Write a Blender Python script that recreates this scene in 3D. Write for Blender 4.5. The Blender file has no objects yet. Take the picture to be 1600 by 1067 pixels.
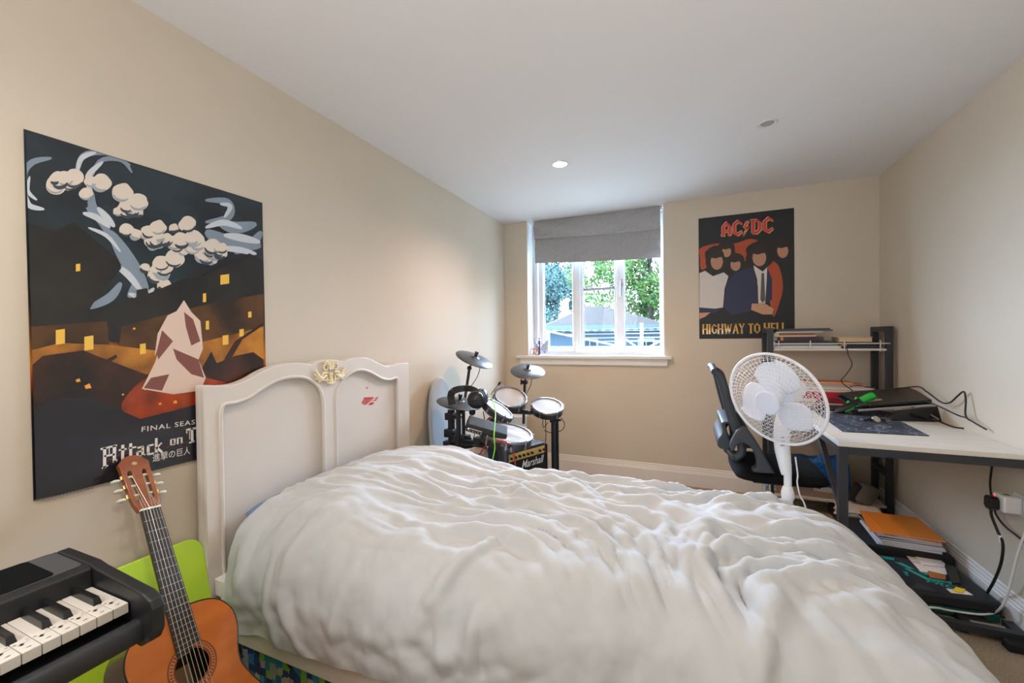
import bpy, bmesh, math, random
import mathutils
from mathutils import Vector, Matrix, noise
random.seed(7)
S = bpy.context.scene
COL = S.collection

# ------------------------------------------------------------------ camera
CAM = Vector((1.6377, 0.0, 1.2516)); YAW, PIT, ROLL, FPX = .4018, -.0118, -.0131, 642.8
_f = Vector((-math.sin(YAW), math.cos(YAW), 0)); _r = Vector((math.cos(YAW), math.sin(YAW), 0)); _u = Vector((0, 0, 1))
FW = _f*math.cos(PIT) + _u*math.sin(PIT); _u2 = _u*math.cos(PIT) - _f*math.sin(PIT)
RT = _r*math.cos(ROLL) + _u2*math.sin(ROLL); UP = _u2*math.cos(ROLL) - _r*math.sin(ROLL)
cd = bpy.data.cameras.new('camera'); cam = bpy.data.objects.new('camera', cd); COL.objects.link(cam)
cam.matrix_world = Matrix(((RT.x, UP.x, -FW.x, CAM.x), (RT.y, UP.y, -FW.y, CAM.y), (RT.z, UP.z, -FW.z, CAM.z), (0, 0, 0, 1)))
cd.sensor_width = 36; cd.lens = FPX/1600*36; cd.clip_start = .02; cd.clip_end = 200
S.camera = cam

# ------------------------------------------------------------------ world, lights, exposure
wd = bpy.data.worlds.new('world'); S.world = wd; wd.use_nodes = True
bg = wd.node_tree.nodes['Background']; bg.inputs[0].default_value = (.58, .76, 1.0, 1); bg.inputs[1].default_value = 62.0
S.view_settings.view_transform = 'Standard'; S.view_settings.look = 'None'
S.view_settings.gamma = 1; S.view_settings.use_curve_mapping = False
S.view_settings.exposure = 0.16
S.cycles.use_denoising = True
S.cycles.max_bounces = 8; S.cycles.diffuse_bounces = 5; S.cycles.transparent_max_bounces = 24
S.cycles.sample_clamp_indirect = 6

def light(name, kind, loc, energy, color, size=.1, rot=(0, 0, 0), **kw):
    l = bpy.data.lights.new(name, kind); o = bpy.data.objects.new(name, l); COL.objects.link(o)
    o.location = loc; o.rotation_euler = rot; l.energy = energy; l.color = color
    if kind == 'AREA': l.shape = kw.pop('shape', 'SQUARE'); l.size = size
    else: l.shadow_soft_size = size
    for k, v in kw.items():
        if k == 'portal': l.cycles.is_portal = True
        else: setattr(l, k, v)
    return o
light('sky_portal', 'AREA', (.85, 3.93, 1.6), 1, (1, 1, 1), 1.24, (-math.pi/2, 0, 0), shape='RECTANGLE', size_y=1.1, portal=1)
# added unseen fill light behind the camera, bounced off the ceiling
light('bounce_fill', 'AREA', (2.05, -.45, 1.25), 22, (1.0, .98, .95), .7, (math.radians(166), 0, 0))
# unseen fill light added to brighten the desk wall
light('wall_fill', 'AREA', (.45, -.6, 1.75), 15, (.96, .97, 1.0), .8, (math.radians(80), 0, math.radians(-45)))
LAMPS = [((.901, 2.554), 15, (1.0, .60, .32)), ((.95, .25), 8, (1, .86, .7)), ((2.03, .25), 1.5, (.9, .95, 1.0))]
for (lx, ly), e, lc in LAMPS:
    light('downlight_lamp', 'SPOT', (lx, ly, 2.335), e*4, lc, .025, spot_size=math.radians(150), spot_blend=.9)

# ------------------------------------------------------------------ helpers
def at(u, v, d): return CAM + (FW + RT*((u-800)/FPX) - UP*((v-533.5)/FPX))*d          # pixel at a depth
def px(u, v, ax, val):                                                                   # pixel on a wall, desk or floor plane
    d = FW + RT*((u-800)/FPX) - UP*((v-533.5)/FPX); i = 'xyz'.index(ax)
    return CAM + d*((val-CAM[i])/d[i])
def lin(h):
    h = h.lstrip('#'); c = [int(h[i:i+2], 16)/255 for i in (0, 2, 4)]
    return tuple(x/12.92 if x <= .04045 else ((x+.055)/1.055)**2.4 for x in c) + (1,)
MATS = {}
def M(name, hexc, rough=.5, metal=0, bump=None, var=None, coat=0, emit=None, spec=.5, sheen=0):
    if name in MATS: return MATS[name]
    m = bpy.data.materials.new(name); m.use_nodes = True; nt = m.node_tree; b = nt.nodes['Principled BSDF']
    b.inputs['Base Color'].default_value = lin(hexc); b.inputs['Roughness'].default_value = rough
    b.inputs['Metallic'].default_value = metal; b.inputs['Coat Weight'].default_value = coat
    b.inputs['Specular IOR Level'].default_value = spec; b.inputs['Sheen Weight'].default_value = sheen
    tc = nt.nodes.new('ShaderNodeTexCoord')
    if var:                                         # var = (hex2, scale, (sx,sy,sz))
        n = nt.nodes.new('ShaderNodeTexNoise'); n.inputs['Scale'].default_value = var[1]; n.inputs['Detail'].default_value = 5
        mp = nt.nodes.new('ShaderNodeMapping'); mp.inputs['Scale'].default_value = var[2] if len(var) > 2 else (1, 1, 1)
        nt.links.new(tc.outputs['Object'], mp.inputs[0]); nt.links.new(mp.outputs[0], n.inputs['Vector'])
        rp = nt.nodes.new('ShaderNodeValToRGB'); rp.color_ramp.elements[0].position = .35; rp.color_ramp.elements[1].position = .65
        rp.color_ramp.elements[0].color = lin(hexc); rp.color_ramp.elements[1].color = lin(var[0])
        nt.links.new(n.outputs[0], rp.inputs[0]); nt.links.new(rp.outputs[0], b.inputs['Base Color'])
    if bump:                                        # bump = (scale, strength, distance)
        n2 = nt.nodes.new('ShaderNodeTexNoise'); n2.inputs['Scale'].default_value = bump[0]; n2.inputs['Detail'].default_value = 4
        nt.links.new(tc.outputs['Object'], n2.inputs['Vector'])
        bp = nt.nodes.new('ShaderNodeBump'); bp.inputs['Strength'].default_value = bump[1]; bp.inputs['Distance'].default_value = bump[2] if len(bump) > 2 else .002
        nt.links.new(n2.outputs[0], bp.inputs['Height']); nt.links.new(bp.outputs[0], b.inputs['Normal'])
    if emit: b.inputs['Emission Color'].default_value = lin(emit[0]); b.inputs['Emission Strength'].default_value = emit[1]
    MATS[name] = m; return m

class MB:
    """collects shapes of one part; build() links them as ONE mesh object"""
    def __init__(s): s.v = []; s.f = []; s.m = []; s.k = 0
    def add(s, vs, fs):
        n = len(s.v); s.v += [Vector(p) for p in vs]; s.f += [tuple(i+n for i in f) for f in fs]; s.m += [s.k]*len(fs); return s
    def mat(s, k): s.k = k; return s
    def box(s, lo, hi, X=None):
        (a, b, c), (d, e, f) = lo, hi
        vs = [Vector(p) for p in ((a,b,c),(d,b,c),(d,e,c),(a,e,c),(a,b,f),(d,b,f),(d,e,f),(a,e,f))]
        if X: vs = [X @ p for p in vs]
        return s.add(vs, [(0,3,2,1),(4,5,6,7),(0,1,5,4),(1,2,6,5),(2,3,7,6),(3,0,4,7)])
    def bar(s, p, q, w, h, up=(0, 0, 1)):           # rectangular bar from p to q
        p, q = Vector(p), Vector(q); d = (q-p).normalized(); x = d.cross(Vector(up))
        if x.length < 1e-4: x = d.cross(Vector((0, 1, 0)))
        x.normalize(); y = x.cross(d); L = (q-p).length
        return s.box((-w/2, -h/2, 0), (w/2, h/2, L), frame(p, x, y, d))
    def tube(s, pts, r, n=8, closed=False, cap=True):
        pts = [Vector(p) for p in pts]; N = len(pts); rs = r if isinstance(r, (list, tuple)) else [r]*N
        T = []
        for i in range(N):
            a = pts[(i-1) % N] if (closed or i > 0) else pts[0]; b = pts[(i+1) % N] if (closed or i < N-1) else pts[-1]
            t = (b-a); T.append(t.normalized() if t.length > 1e-9 else Vector((0, 0, 1)))
        nrm = T[0].orthogonal().normalized(); vs = []; fs = []
        for i in range(N):
            nrm = nrm - T[i]*nrm.dot(T[i]); nrm = nrm.normalized() if nrm.length > 1e-6 else T[i].orthogonal().normalized()
            bn = T[i].cross(nrm)
            for j in range(n):
                a = 2*math.pi*j/n; vs.append(pts[i] + (nrm*math.cos(a) + bn*math.sin(a))*rs[i])
        for i in range(N if closed else N-1):
            for j in range(n):
                a, b = i*n+j, i*n+(j+1) % n; c, d = ((i+1) % N)*n+(j+1) % n, ((i+1) % N)*n+j
                fs.append((a, b, c, d))
        if cap and not closed: fs += [tuple(range(n))[::-1], tuple(range((N-1)*n, N*n))]
        return s.add(vs, fs)
    def lathe(s, prof, X=None, n=24, sx=1, sy=1):   # prof = [(r, h)...]; closes where r=0
        vs = []; fs = []
        for r, h in prof:
            for j in range(n):
                a = 2*math.pi*j/n; vs.append(Vector((r*math.cos(a)*sx, r*math.sin(a)*sy, h)))
        for i in range(len(prof)-1):
            for j in range(n):
                fs.append((i*n+j, i*n+(j+1) % n, (i+1)*n+(j+1) % n, (i+1)*n+j))
        if prof[0][0] > 1e-5: fs.append(tuple(range(n))[::-1])
        if prof[-1][0] > 1e-5: fs.append(tuple(range((len(prof)-1)*n, len(prof)*n)))
        if X: vs = [X @ p for p in vs]
        return s.add(vs, fs)
    def ball(s, c, r, n=16, sc=(1, 1, 1), X=None):
        prof = [(max(1e-6, r*math.sin(math.pi*i/(n//2))), -r*math.cos(math.pi*i/(n//2))) for i in range(n//2+1)]
        Y = Matrix.Translation(Vector(c)) @ (X or Matrix.Identity(4)) @ Matrix.Diagonal((*sc, 1))
        return s.lathe(prof, Y, n)
    def prism(s, poly, h, X):                       # flat polygon in frame X, extruded h along its z
        n = len(poly); a = sum(poly[i][0]*poly[(i+1) % n][1]-poly[(i+1) % n][0]*poly[i][1] for i in range(n))
        if a < 0: poly = poly[::-1]
        if h == 0: return s.add([X @ Vector((p[0], p[1], 0)) for p in poly], [tuple(range(n))])
        vs = [X @ Vector((p[0], p[1], 0)) for p in poly] + [X @ Vector((p[0], p[1], h)) for p in poly]
        return s.add(vs, [tuple(range(n))[::-1], tuple(range(n, 2*n))] + [(i, (i+1) % n, n+(i+1) % n, n+i) for i in range(n)])
    def grid(s, fn, nu, nv, wrap=False):
        vs = [fn(i/nu, j/nv) for i in range(nu+1) for j in range(nv+1)]
        return s.add(vs, [(i*(nv+1)+j, (i+1)*(nv+1)+j, (i+1)*(nv+1)+j+1, i*(nv+1)+j+1) for i in range(nu) for j in range(nv)])
    def sheet(s, loops, h, bev, X, res=2):          # filled 2D shape with holes, extruded h, rounded edges bev
        cu = bpy.data.curves.new('t', 'CURVE'); cu.dimensions = '2D'; cu.fill_mode = 'BOTH'; cu.extrude = max(h/2-bev, 0); cu.bevel_depth = bev; cu.bevel_resolution = res
        cu.offset = -bev
        for lp in loops:
            sp = cu.splines.new('POLY'); sp.points.add(len(lp)-1); sp.use_cyclic_u = True
            for i, p in enumerate(lp): sp.points[i].co = (p[0], p[1], 0, 1)
        vs, fs = tomesh(cu); return s.add([X @ (v + Vector((0, 0, h/2))) for v in vs], fs)
    def text(s, body, X, w, h, shear=0, bold=0, space=1, lift=0):   # lettering fitted in a w x h box at frame X
        cu = bpy.data.curves.new('t', 'FONT'); cu.body = body; cu.shear = shear; cu.offset = bold; cu.space_character = space; cu.resolution_u = 4
        vs, fs = tomesh(cu)
        if not vs: return s
        x0, x1 = min(v.x for v in vs), max(v.x for v in vs); y0, y1 = min(v.y for v in vs), max(v.y for v in vs)
        return s.add([X @ Vector(((v.x-x0)/(x1-x0)*w, (v.y-y0)/(y1-y0)*h, lift)) for v in vs], fs)
    def build(s, name, mats, parent=None, loc=None, smooth=None, bevel=0, seg=2, sub=0):
        me = bpy.data.meshes.new(name); o = bpy.data.objects.new(name, me); COL.objects.link(o)
        base = Vector(loc) if loc is not None else Vector((0, 0, 0))
        if parent: o.parent = parent; base = BASE[parent.name]
        else: o.location = base
        BASE[o.name] = base
        me.from_pydata([v-base for v in s.v], [], s.f)
        for m in (mats if isinstance(mats, (list, tuple)) else [mats]): me.materials.append(m)
        me.polygons.foreach_set('material_index', s.m)
        if smooth is not None:
            me.polygons.foreach_set('use_smooth', [True]*len(me.polygons))
            if smooth < 180: me.set_sharp_from_angle(angle=math.radians(smooth))
        me.update()
        if bevel:
            b = o.modifiers.new('b', 'BEVEL'); b.width = bevel; b.segments = seg; b.limit_method = 'ANGLE'; b.angle_limit = math.radians(40)
        if sub:
            d = o.modifiers.new('s', 'SUBSURF'); d.levels = d.render_levels = sub
        return o
BASE = {}
def tomesh(cu):
    o = bpy.data.objects.new('t', cu); COL.objects.link(o); dg = bpy.context.evaluated_depsgraph_get()
    me = bpy.data.meshes.new_from_object(o.evaluated_get(dg)); vs = [v.co.copy() for v in me.vertices]; fs = [tuple(p.vertices) for p in me.polygons]
    bpy.data.objects.remove(o); bpy.data.meshes.remove(me); bpy.data.curves.remove(cu); return vs, fs
def frame(o, x, y, z=None):
    x, y = Vector(x), Vector(y); z = Vector(z) if z is not None else x.cross(y); o = Vector(o)
    return Matrix(((x.x, y.x, z.x, o.x), (x.y, y.y, z.y, o.y), (x.z, y.z, z.z, o.z), (0, 0, 0, 1)))
def axis(o, z, xh=(1, 0, 0)):                       # frame with its z along a direction
    z = Vector(z).normalized(); x = Vector(xh); x = x - z*x.dot(z)
    if x.length < 1e-3: x = z.orthogonal()
    x.normalize(); return frame(o, x, z.cross(x), z)
def rotz(a, o=(0, 0, 0)): return Matrix.Translation(Vector(o)) @ Matrix.Rotation(a, 4, 'Z')
def tag(o, label, cat, group=None):
    o['label'] = label; o['category'] = cat
    if group: o['group'] = group
    return o
def thing(name, label, cat, loc, group=None):
    o = bpy.data.objects.new(name, None); COL.objects.link(o); o.location = loc; o.empty_display_size = .05
    BASE[o.name] = Vector(loc); return tag(o, label, cat, group)
def struct(o): o['kind'] = 'structure'; return o
def spline(pts, k=6, closed=False):                 # Catmull-Rom through points
    P = [Vector(p) for p in pts]; N = len(P); out = []
    for i in range(N if closed else N-1):
        a = P[(i-1) % N] if closed or i else P[0]; b = P[i]; c = P[(i+1) % N]; d = P[(i+2) % N] if closed or i < N-2 else P[-1]
        for j in range(k):
            t = j/k; out.append(.5*((2*b)+(c-a)*t+(2*a-5*b+4*c-d)*t*t+(3*b-a-3*c+d)*t**3))
    if not closed: out.append(P[-1])
    return out
def sp2(pts, k=6, closed=False): return [(p.x, p.y) for p in spline([(p[0], p[1], 0) for p in pts], k, closed)]
def rrect(w, h, r, n=4, cx=0, cy=0):
    out = []
    for sx, sy, a0 in ((1, 1, 0), (-1, 1, 90), (-1, -1, 180), (1, -1, 270)):
        for i in range(n+1):
            a = math.radians(a0+90*i/n); out.append((cx+sx*(w/2-r)+r*math.cos(a), cy+sy*(h/2-r)+r*math.sin(a)))
    return out
def smoothstep(a, b, x):
    t = max(0, min(1, (x-a)/(b-a))); return t*t*(3-2*t)
def interp(tab, x):
    if x <= tab[0][0]: return tab[0][1:]
    for (a, b) in zip(tab, tab[1:]):
        if x <= b[0]:
            t = (x-a[0])/(b[0]-a[0]); t = t*t*(3-2*t); return tuple(p+(q-p)*t for p, q in zip(a[1:], b[1:]))
    return tab[-1][1:]
I4 = Matrix.Identity(4)

# ------------------------------------------------------------------ materials
black = M('black_plastic', '1b1c1e', .45); satin = M('black_satin', '131416', .3); metalb = M('black_metal', '26282c', .4, .3)
rubber = M('black_rubber', '17171a', .8); white = M('white_plastic', 'e6e6e8', .35); paint = M('white_paint', 'e4dfda', .4)
chrome = M('chrome', 'd0d2d6', .15, 1); steel = M('steel', '9a9ca0', .3, 1); paper = M('paper', 'e9e6e2', .8); red = M('red_card', 'b3202c', .5)
orange = M('orange_card', 'd87a22', .6, var=('c96a14', 8)); ink = M('ink', '25242a', .7); teal = M('teal_print', '1f9c8c', .5)
W, D, H = 2.892, 3.69, 2.35
# ------------------------------------------------------------------ room shell
wallm = M('wall_paint', 'cfc3b1', .75, bump=(60, .08, .001), var=('cbbfad', 1.2))
ceilm = M('ceiling_paint', 'e0dedd', .8)
carpet = M('carpet', 'b5a48c', .95, bump=(420, .9, .004), var=('9c8a72', 160))
struct(MB().box((-.1, -1.7, -.1), (W+.1, 4.0, 0)).build('floor', carpet))
struct(MB().box((-.1, -1.7, H), (W+.1, 4.0, H+.1)).build('ceiling', ceilm))
struct(MB().box((-.1, -1.7, 0), (0, 3.99, H)).build('wall_left', wallm))
struct(MB().box((W, -1.7, 0), (W+.1, 3.99, H)).build('wall_right', wallm))
struct(MB().box((0, -1.7, 0), (W, -1.6, H)).build('wall_front', wallm))
WX0, WX1, SZ = .236, 1.465, 1.046
struct(MB().box((0, D, 0), (WX0, 3.98, H)).box((WX1, D, 0), (W, 3.98, H)).box((WX0, D, 0), (WX1, 3.98, SZ)).build('wall_back', wallm))
revm = M('reveal_paint', 'e4e1de', .6)
struct(MB().box((WX0, D+.002, SZ+.03), (WX0+.004, 3.85, H-.001)).build('trim_1', revm))
struct(MB().box((WX1-.004, D+.002, SZ+.03), (WX1, 3.85, H-.001)).build('trim_2', revm))
def skirt(name, p, q, nx, ny):
    p, q = Vector(p), Vector(q); d = (q-p).normalized(); X = frame(p, (nx, ny, 0), (0, 0, 1), d)
    prof = [(0, .0), (.018, 0), (.018, .105), (.014, .110), (.014, .118), (.010, .123), (.010, .132), (.006, .140), (.006, .150), (0, .155)]
    L = (q-p).length; n = len(prof)
    vs = [X @ Vector((a, b, 0)) for a, b in prof] + [X @ Vector((a, b, L)) for a, b in prof]
    struct(MB().add(vs, [tuple(range(n))[::-1], tuple(range(n, 2*n))] + [(i, (i+1) % n, n+(i+1) % n, n+i) for i in range(n)]).build(name, paint))
skirt('baseboard_back', (0, D, 0), (W, D, 0), 0, -1)
skirt('baseboard_right', (W, -1.6, 0), (W, D-.02, 0), -1, 0)
skirt('baseboard_left', (0, -1.6, 0), (0, D-.02, 0), 1, 0)
# window sill and apron
sill = MB(); sill.sheet([[(-.04, 0), (.17, 0), (.17, .024), (-.04, .024)]], 1.395, .008, frame((.128, D, SZ-.012+.012), (0, 1, 0), (0, 0, 1), (1, 0, 0)))
struct(sill.build('trim_3', paint, smooth=40))
struct(MB().box((.16, D-.018, .985), (1.49, D-.001, SZ)).build('trim_4', paint, bevel=.006))

# ------------------------------------------------------------------ window
pvc = M('white_upvc', 'e8ecf2', .3)
wy = 3.86; wz0, wz1 = SZ+.025, H-.002
def ring(mb, x0, x1, z0, z1, t, y0, y1):
    mb.box((x0, y0, z0), (x0+t, y1, z1)).box((x1-t, y0, z0), (x1, y1, z1)).box((x0+t, y0, z0), (x1-t, y1, z0+t)).box((x0+t, y0, z1-t), (x1-t, y1, z1))
win = MB(); ring(win, WX0, WX1, wz0, wz1, .045, wy, wy+.07)
win = struct(win.build('window_1', pvc, bevel=.005))
def glassmat():
    m = bpy.data.materials.new('window_glass'); m.use_nodes = True; nt = m.node_tree; nt.nodes.clear()
    o = nt.nodes.new('ShaderNodeOutputMaterial'); mx = nt.nodes.new('ShaderNodeMixShader'); t = nt.nodes.new('ShaderNodeBsdfTransparent'); g = nt.nodes.new('ShaderNodeBsdfGlossy')
    t.inputs[0].default_value = (.96, .985, 1, 1); g.inputs[1].default_value = .02; mx.inputs[0].default_value = .008
    nt.links.new(t.outputs[0], mx.inputs[1]); nt.links.new(g.outputs[0], mx.inputs[2]); nt.links.new(mx.outputs[0], o.inputs[0]); return m
glass = glassmat(); gasket = M('gasket', '22242a', .6)
for i, (a, b) in enumerate(((.345, .632), (.740, 1.026), (1.122, 1.425))):
    s = MB(); ring(s, a-.052, b+.052, wz0+.028, wz1-.03, .05, wy-.012+(i == 1)*.008, wy+.05); s.build('sash', pvc, win, bevel=.006)
    s = MB(); ring(s, a-.003, b+.003, wz0+.075, wz1-.078, .005, wy+.008, wy+.03); s.build('gasket', gasket, win)
    MB().box((a, wy+.018, wz0+.078), (b, wy+.022, wz1-.08)).build('pane', glass, win)
MB().box((.662, wy-.016, wz0+.02), (.711, wy+.06, wz1-.03)).build('mullion', pvc, win, bevel=.006)
MB().box((1.048, wy-.016, wz0+.02), (1.10, wy+.06, wz1-.03)).build('mullion', pvc, win, bevel=.006)
MB().box((.742, wy+.0, 1.675), (1.024, wy+.017, 1.70)).build('glazing_bar', M('bar_grey', '9aa0a8', .6), win, bevel=.003)
hd = MB(); hd.box((1.088, wy-.026, 1.70), (1.106, wy-.013, 1.76)); hd.tube([(1.097, wy-.03, 1.74), (1.097, wy-.05, 1.735), (1.096, wy-.052, 1.70), (1.09, wy-.05, 1.60)], [.007, .009, .008, .006])
hd.build('window_handle', steel, win, smooth=40)['label'] = 'grey metal handle'

# ------------------------------------------------------------------ roman blind
bl = thing('roman_blind', 'grey fabric roman blind pulled up at the top of the window', 'blind', (.866, 3.74, 1.93))
bfab = M('blind_fabric', 'aaa8a8', .95, bump=(260, .5, .002), var=('989696', 70, (1, 1, 3)))
def tier(z0l, z0r, z1l, z1r, y0, bulge, seed, sag):
    def fn(s, t):
        x = .297+1.141*s; zl = z0l+(z0r-z0l)*s; zh = z1l+(z1r-z1l)*s; z = zl+(zh-zl)*t
        y = y0-bulge*math.sin(math.pi*min(1, (1-t)*.9+.05)) + .010*noise.noise(Vector((x*3.5+t*1.6, seed, t*1.2))) + .005*noise.noise(Vector((x*9-t*5, seed, t*2)))
        y -= .012*max(0, 1-abs(s-.5-(1-t)*.12)*9)*t*(seed < 2)
        return Vector((x, y, z-(sag*math.sin(math.pi*s)*(1-t))))
    m = MB(); m.grid(fn, 60, 14); b = len(m.v)
    m.grid(lambda s, t: fn(s, t)+Vector((0, .010, 0)), 60, 14)
    return m
o = tier(1.958, 1.912, 2.215, 2.18, 3.752, .012, 3.3, .006).build('lower_fold', bfab, bl, smooth=180)
o = tier(2.182, 2.150, 2.343, 2.343, 3.732, .022, 1.1, .004).build('upper_fold', bfab, bl, smooth=180)
MB().box((.29, 3.745, 2.318), (1.45, 3.775, 2.348)).build('headrail', paint, bl)

# ------------------------------------------------------------------ downlights
def downlight(x, y, on, label):
    t = thing('recessed_downlight', label, 'ceiling light', (x, y, H), 'recessed downlights in the ceiling')
    X = frame((x, y, H), (1, 0, 0), (0, -1, 0), (0, 0, -1))
    MB().lathe([(.030, -.02), (.032, .001), (.036, .004), (.046, .004), (.048, 0), (.048, -.001)], X, 32).build('trim_ring', M('ring_white', 'd9d7d6', .3) if not on else M('ring_chrome', 'c9c4bd', .2, .8), t, smooth=40)
    m = M('lit_lens', 'fff0d8', .4, emit=('ffe2b8', 30)) if on else M('dark_lens', 'a9a8a6', .3)
    MB().lathe([(.031, .0004), (.03, .0012), (.02, .002), (1e-5, .0022)], X, 24).build('bulb', m, t)
downlight(.901, 2.554, True, 'lit warm recessed downlight with chrome ring on the ceiling near the window')
downlight(2.035, 2.524, False, 'switched off white recessed downlight on the ceiling toward the right wall')

# ------------------------------------------------------------------ outside
struct(MB().box((-25, 4.1, -.35), (25, 40, -.3)).build('ground', M('pale_ground', 'c6c2ba', .95, var=('b4b0a6', 2))))  # unseen ground, kept pale to bounce daylight up onto the ceiling
hg = MB(); hg.grid(lambda s, t: Vector((3.3+1.4*s+.25*noise.noise(Vector((s*9, t*7, 1))), 4.6+9*s, -.3+4.6*t+.25*noise.noise(Vector((s*9, t*7, 4))))), 60, 30)  # unseen screen added to keep sky light off the left wall
so = hg.build('sky_blocker', M('blocker', '26361c', .9, bump=(30, 1, .05), var=('18260f', 9)), loc=(4, 9, -.3), smooth=180); tag(so, 'unseen sky-shading hedge along the garden beside the window', 'blocker')
hs_ = so.modifiers.new('t', 'SOLIDIFY'); hs_.thickness = .8; hs_.offset = 1
# shed with hipped tiled roof
sc = at(946, 508, 10.5); sx = Vector((RT.x, RT.y, 0)).normalized(); sy = Vector((-sx.y, sx.x, 0))
sh = thing('garden_shed', 'blue grey boarded garden shed with a hipped tile roof outside the window', 'shed', (sc.x, sc.y, -.3))
X = frame((sc.x, sc.y, 0), sx, sy, (0, 0, 1)); ez = sc.z
shm = M('shed_board', '1c262d', .8, var=('151e25', 4, (14, 14, .4)), spec=.1)
MB().box((-1.42, 0, -.3), (1.42, 2.6, ez), X).build('wall', shm, sh)
rf = MB(); a, b, c, d = (X @ Vector(p) for p in ((-1.62, -.2, ez-.02), (1.62, -.2, ez-.02), (1.62, 2.8, ez-.02), (-1.62, 2.8, ez-.02)))
r1, r2 = X @ Vector((-.25, 1.25, ez+.58)), X @ Vector((.25, 1.25, ez+.58))
rf.add([a, b, c, d, r1, r2], [(0, 1, 5, 4), (1, 2, 5), (2, 3, 4, 5), (3, 0, 4), (3, 2, 1, 0)])
rf.build('roof', M('roof_tile', '110f0e', .8, bump=(25, 1, .02), var=('1b1511', 30), spec=.05), sh)
fa = MB(); fa.box((-1.62, -.22, ez-.09), (1.62, -.19, ez+.0), X)
for i in range(16): fa.prism([(0, 0), (.2, 0), (.1, -.09)], .02, X @ frame((-1.6+i*.2, -.22, ez-.085), (1, 0, 0), (0, 0, 1), (0, 1, 0)))
fa.build('fascia', M('fascia', '242f36', .7, spec=.1), sh)
for x0 in (-.62, .82):
    w = MB(); ring(w, 0, .42, 0, .5, .04, -.03, .0); w.v = [X @ (v+Vector((x0, 0, ez-.85))) for v in w.v]; w.box((x0+.2, -.025, ez-.83), (x0+.22, 0, ez-.37), X).box((x0+.02, -.025, ez-.62), (x0+.4, 0, ez-.6), X)
    w.build('window_frame', M('shed_frame', '3c474e', .6, spec=.1), sh)
    MB().box((x0+.03, -.012, ez-.83), (x0+.39, -.004, ez-.37), X).build('pane', M('shed_pane', '0a1216', .4, spec=.1), sh)
# rotary airer
hub = at(1003, 548, 5.2); ar = thing('rotary_airer', 'white rotary washing line on the lawn in front of the shed', 'washing line', (hub.x, hub.y, -.3))
air = M('airer_white', '5c6064', .6, spec=.1)
MB().tube([(hub.x, hub.y, -.3), (hub.x, hub.y, hub.z+.35)], .02).build('pole', air, ar)
tips = [hub + Vector((math.cos(a), math.sin(a), .22))*1.25 for a in (math.radians(205), math.radians(295), math.radians(25), math.radians(115))]
for q in tips: MB().tube([hub, q], .011, 6).build('arm', air, ar)
ln = MB()
for k in (.45, .62, .8, .98): ln.tube([hub.lerp(q, k) for q in tips], .0025, 4, closed=True)
ln.build('line', air, ar)
# trees
def tree(u, v, d, rw, rh, n, cols, label, seed):
    rnd = random.Random(seed); c = at(u, v, d); t = thing('garden_tree', label, 'tree', (c.x, c.y, -.3))
    tk = MB(); tk.tube([(c.x, c.y, -.3), (c.x+.05, c.y, c.z-rh*.3), (c.x-.05, c.y, c.z+rh*.5)], [.14, .1, .04], 8)
    for k in range(7):
        a = rnd.random()*6.28; z = c.z-rh*.5+rnd.random()*rh; tk.tube([(c.x, c.y, z-.5), (c.x+math.cos(a)*rw*.7, c.y+math.sin(a)*rw*.7, z+.4)], [.05, .015], 5)
    tk.build('trunk', M('bark', '1c1814', .9, spec=.1), t, smooth=60)
    m = MB(); blobs = [(rnd.gauss(0, .42)*rw, rnd.gauss(0, .42)*rw, rnd.gauss(0, .42)*rh, rnd.uniform(.25, .5)*rw) for _ in range(26)]
    for i in range(n):
        b = rnd.choice(blobs); p = Vector((rnd.gauss(0, 1), rnd.gauss(0, 1), rnd.gauss(0, 1))).normalized()*b[3]*rnd.uniform(.6, 1)+Vector(b[:3])+c
        e1 = Vector((rnd.gauss(0, 1), rnd.gauss(0, 1), rnd.gauss(0, 1))).normalized(); e2 = e1.orthogonal().normalized(); l = rnd.uniform(.0028, .0058)*d
        m.mat(0 if rnd.random() < .72 else (1 if rnd.random() < .8 else 2)); m.add([p-e1*l, p+e2*l*.45, p+e1*l, p-e2*l*.45], [(0, 1, 2, 3)])
    m.build('crown', [M('leaf%d_%d' % (seed, i), h, .9, spec=.05) for i, h in enumerate(cols)], t)
tree(868, 448, 22, 1.6, 2.8, 12000, ('22302f', '2a3a3a', '343e3a'), 'blue green conical tree beyond the left window pane', 3)
tree(1015, 440, 15.5, 2.4, 2.5, 26000, ('22341a', '30421e', '4a3e18'), 'broad green tree with yellowing leaves beyond the right window pane', 5)
# ------------------------------------------------------------------ bed with carved headboard
cream = M('cream_paint', 'd8d0c7', .45, var=('d2cac0', 3)); cream2 = M('ornament_cream', 'e6d7b2', .5)
bed = thing('single_bed', 'white single bed with scalloped headboard against the left wall', 'bed', (1.0, 1.47, 0))
HX = .072                                            # front face of the headboard
def hb(u, v): p = px(u, v, 'x', HX); return (p.y, p.z)
def crop(pts): return [hb(290+a/2.965, 540+b/2.965) for a, b in pts]
out = crop([(62, 224), (72, 196), (92, 184), (130, 184), (180, 184), (240, 176), (300, 152), (352, 122), (400, 100), (450, 86), (500, 80), (545, 79), (582, 86), (604, 76), (640, 67), (680, 64), (712, 68), (734, 72), (756, 62), (790, 56), (830, 54), (862, 62), (890, 78), (918, 90), (945, 94), (975, 86), (1000, 80), (1016, 82), (1021, 96)])
yl, yr = .905, 2.066
out = [(max(yl, y), z) for y, z in out]; out[-1] = (yr, out[-1][1]); out[-2] = (yr-.006, out[-2][1])
outl = [(yl, .02)] + sp2(out, 4) + [(yr, .02)]
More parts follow.
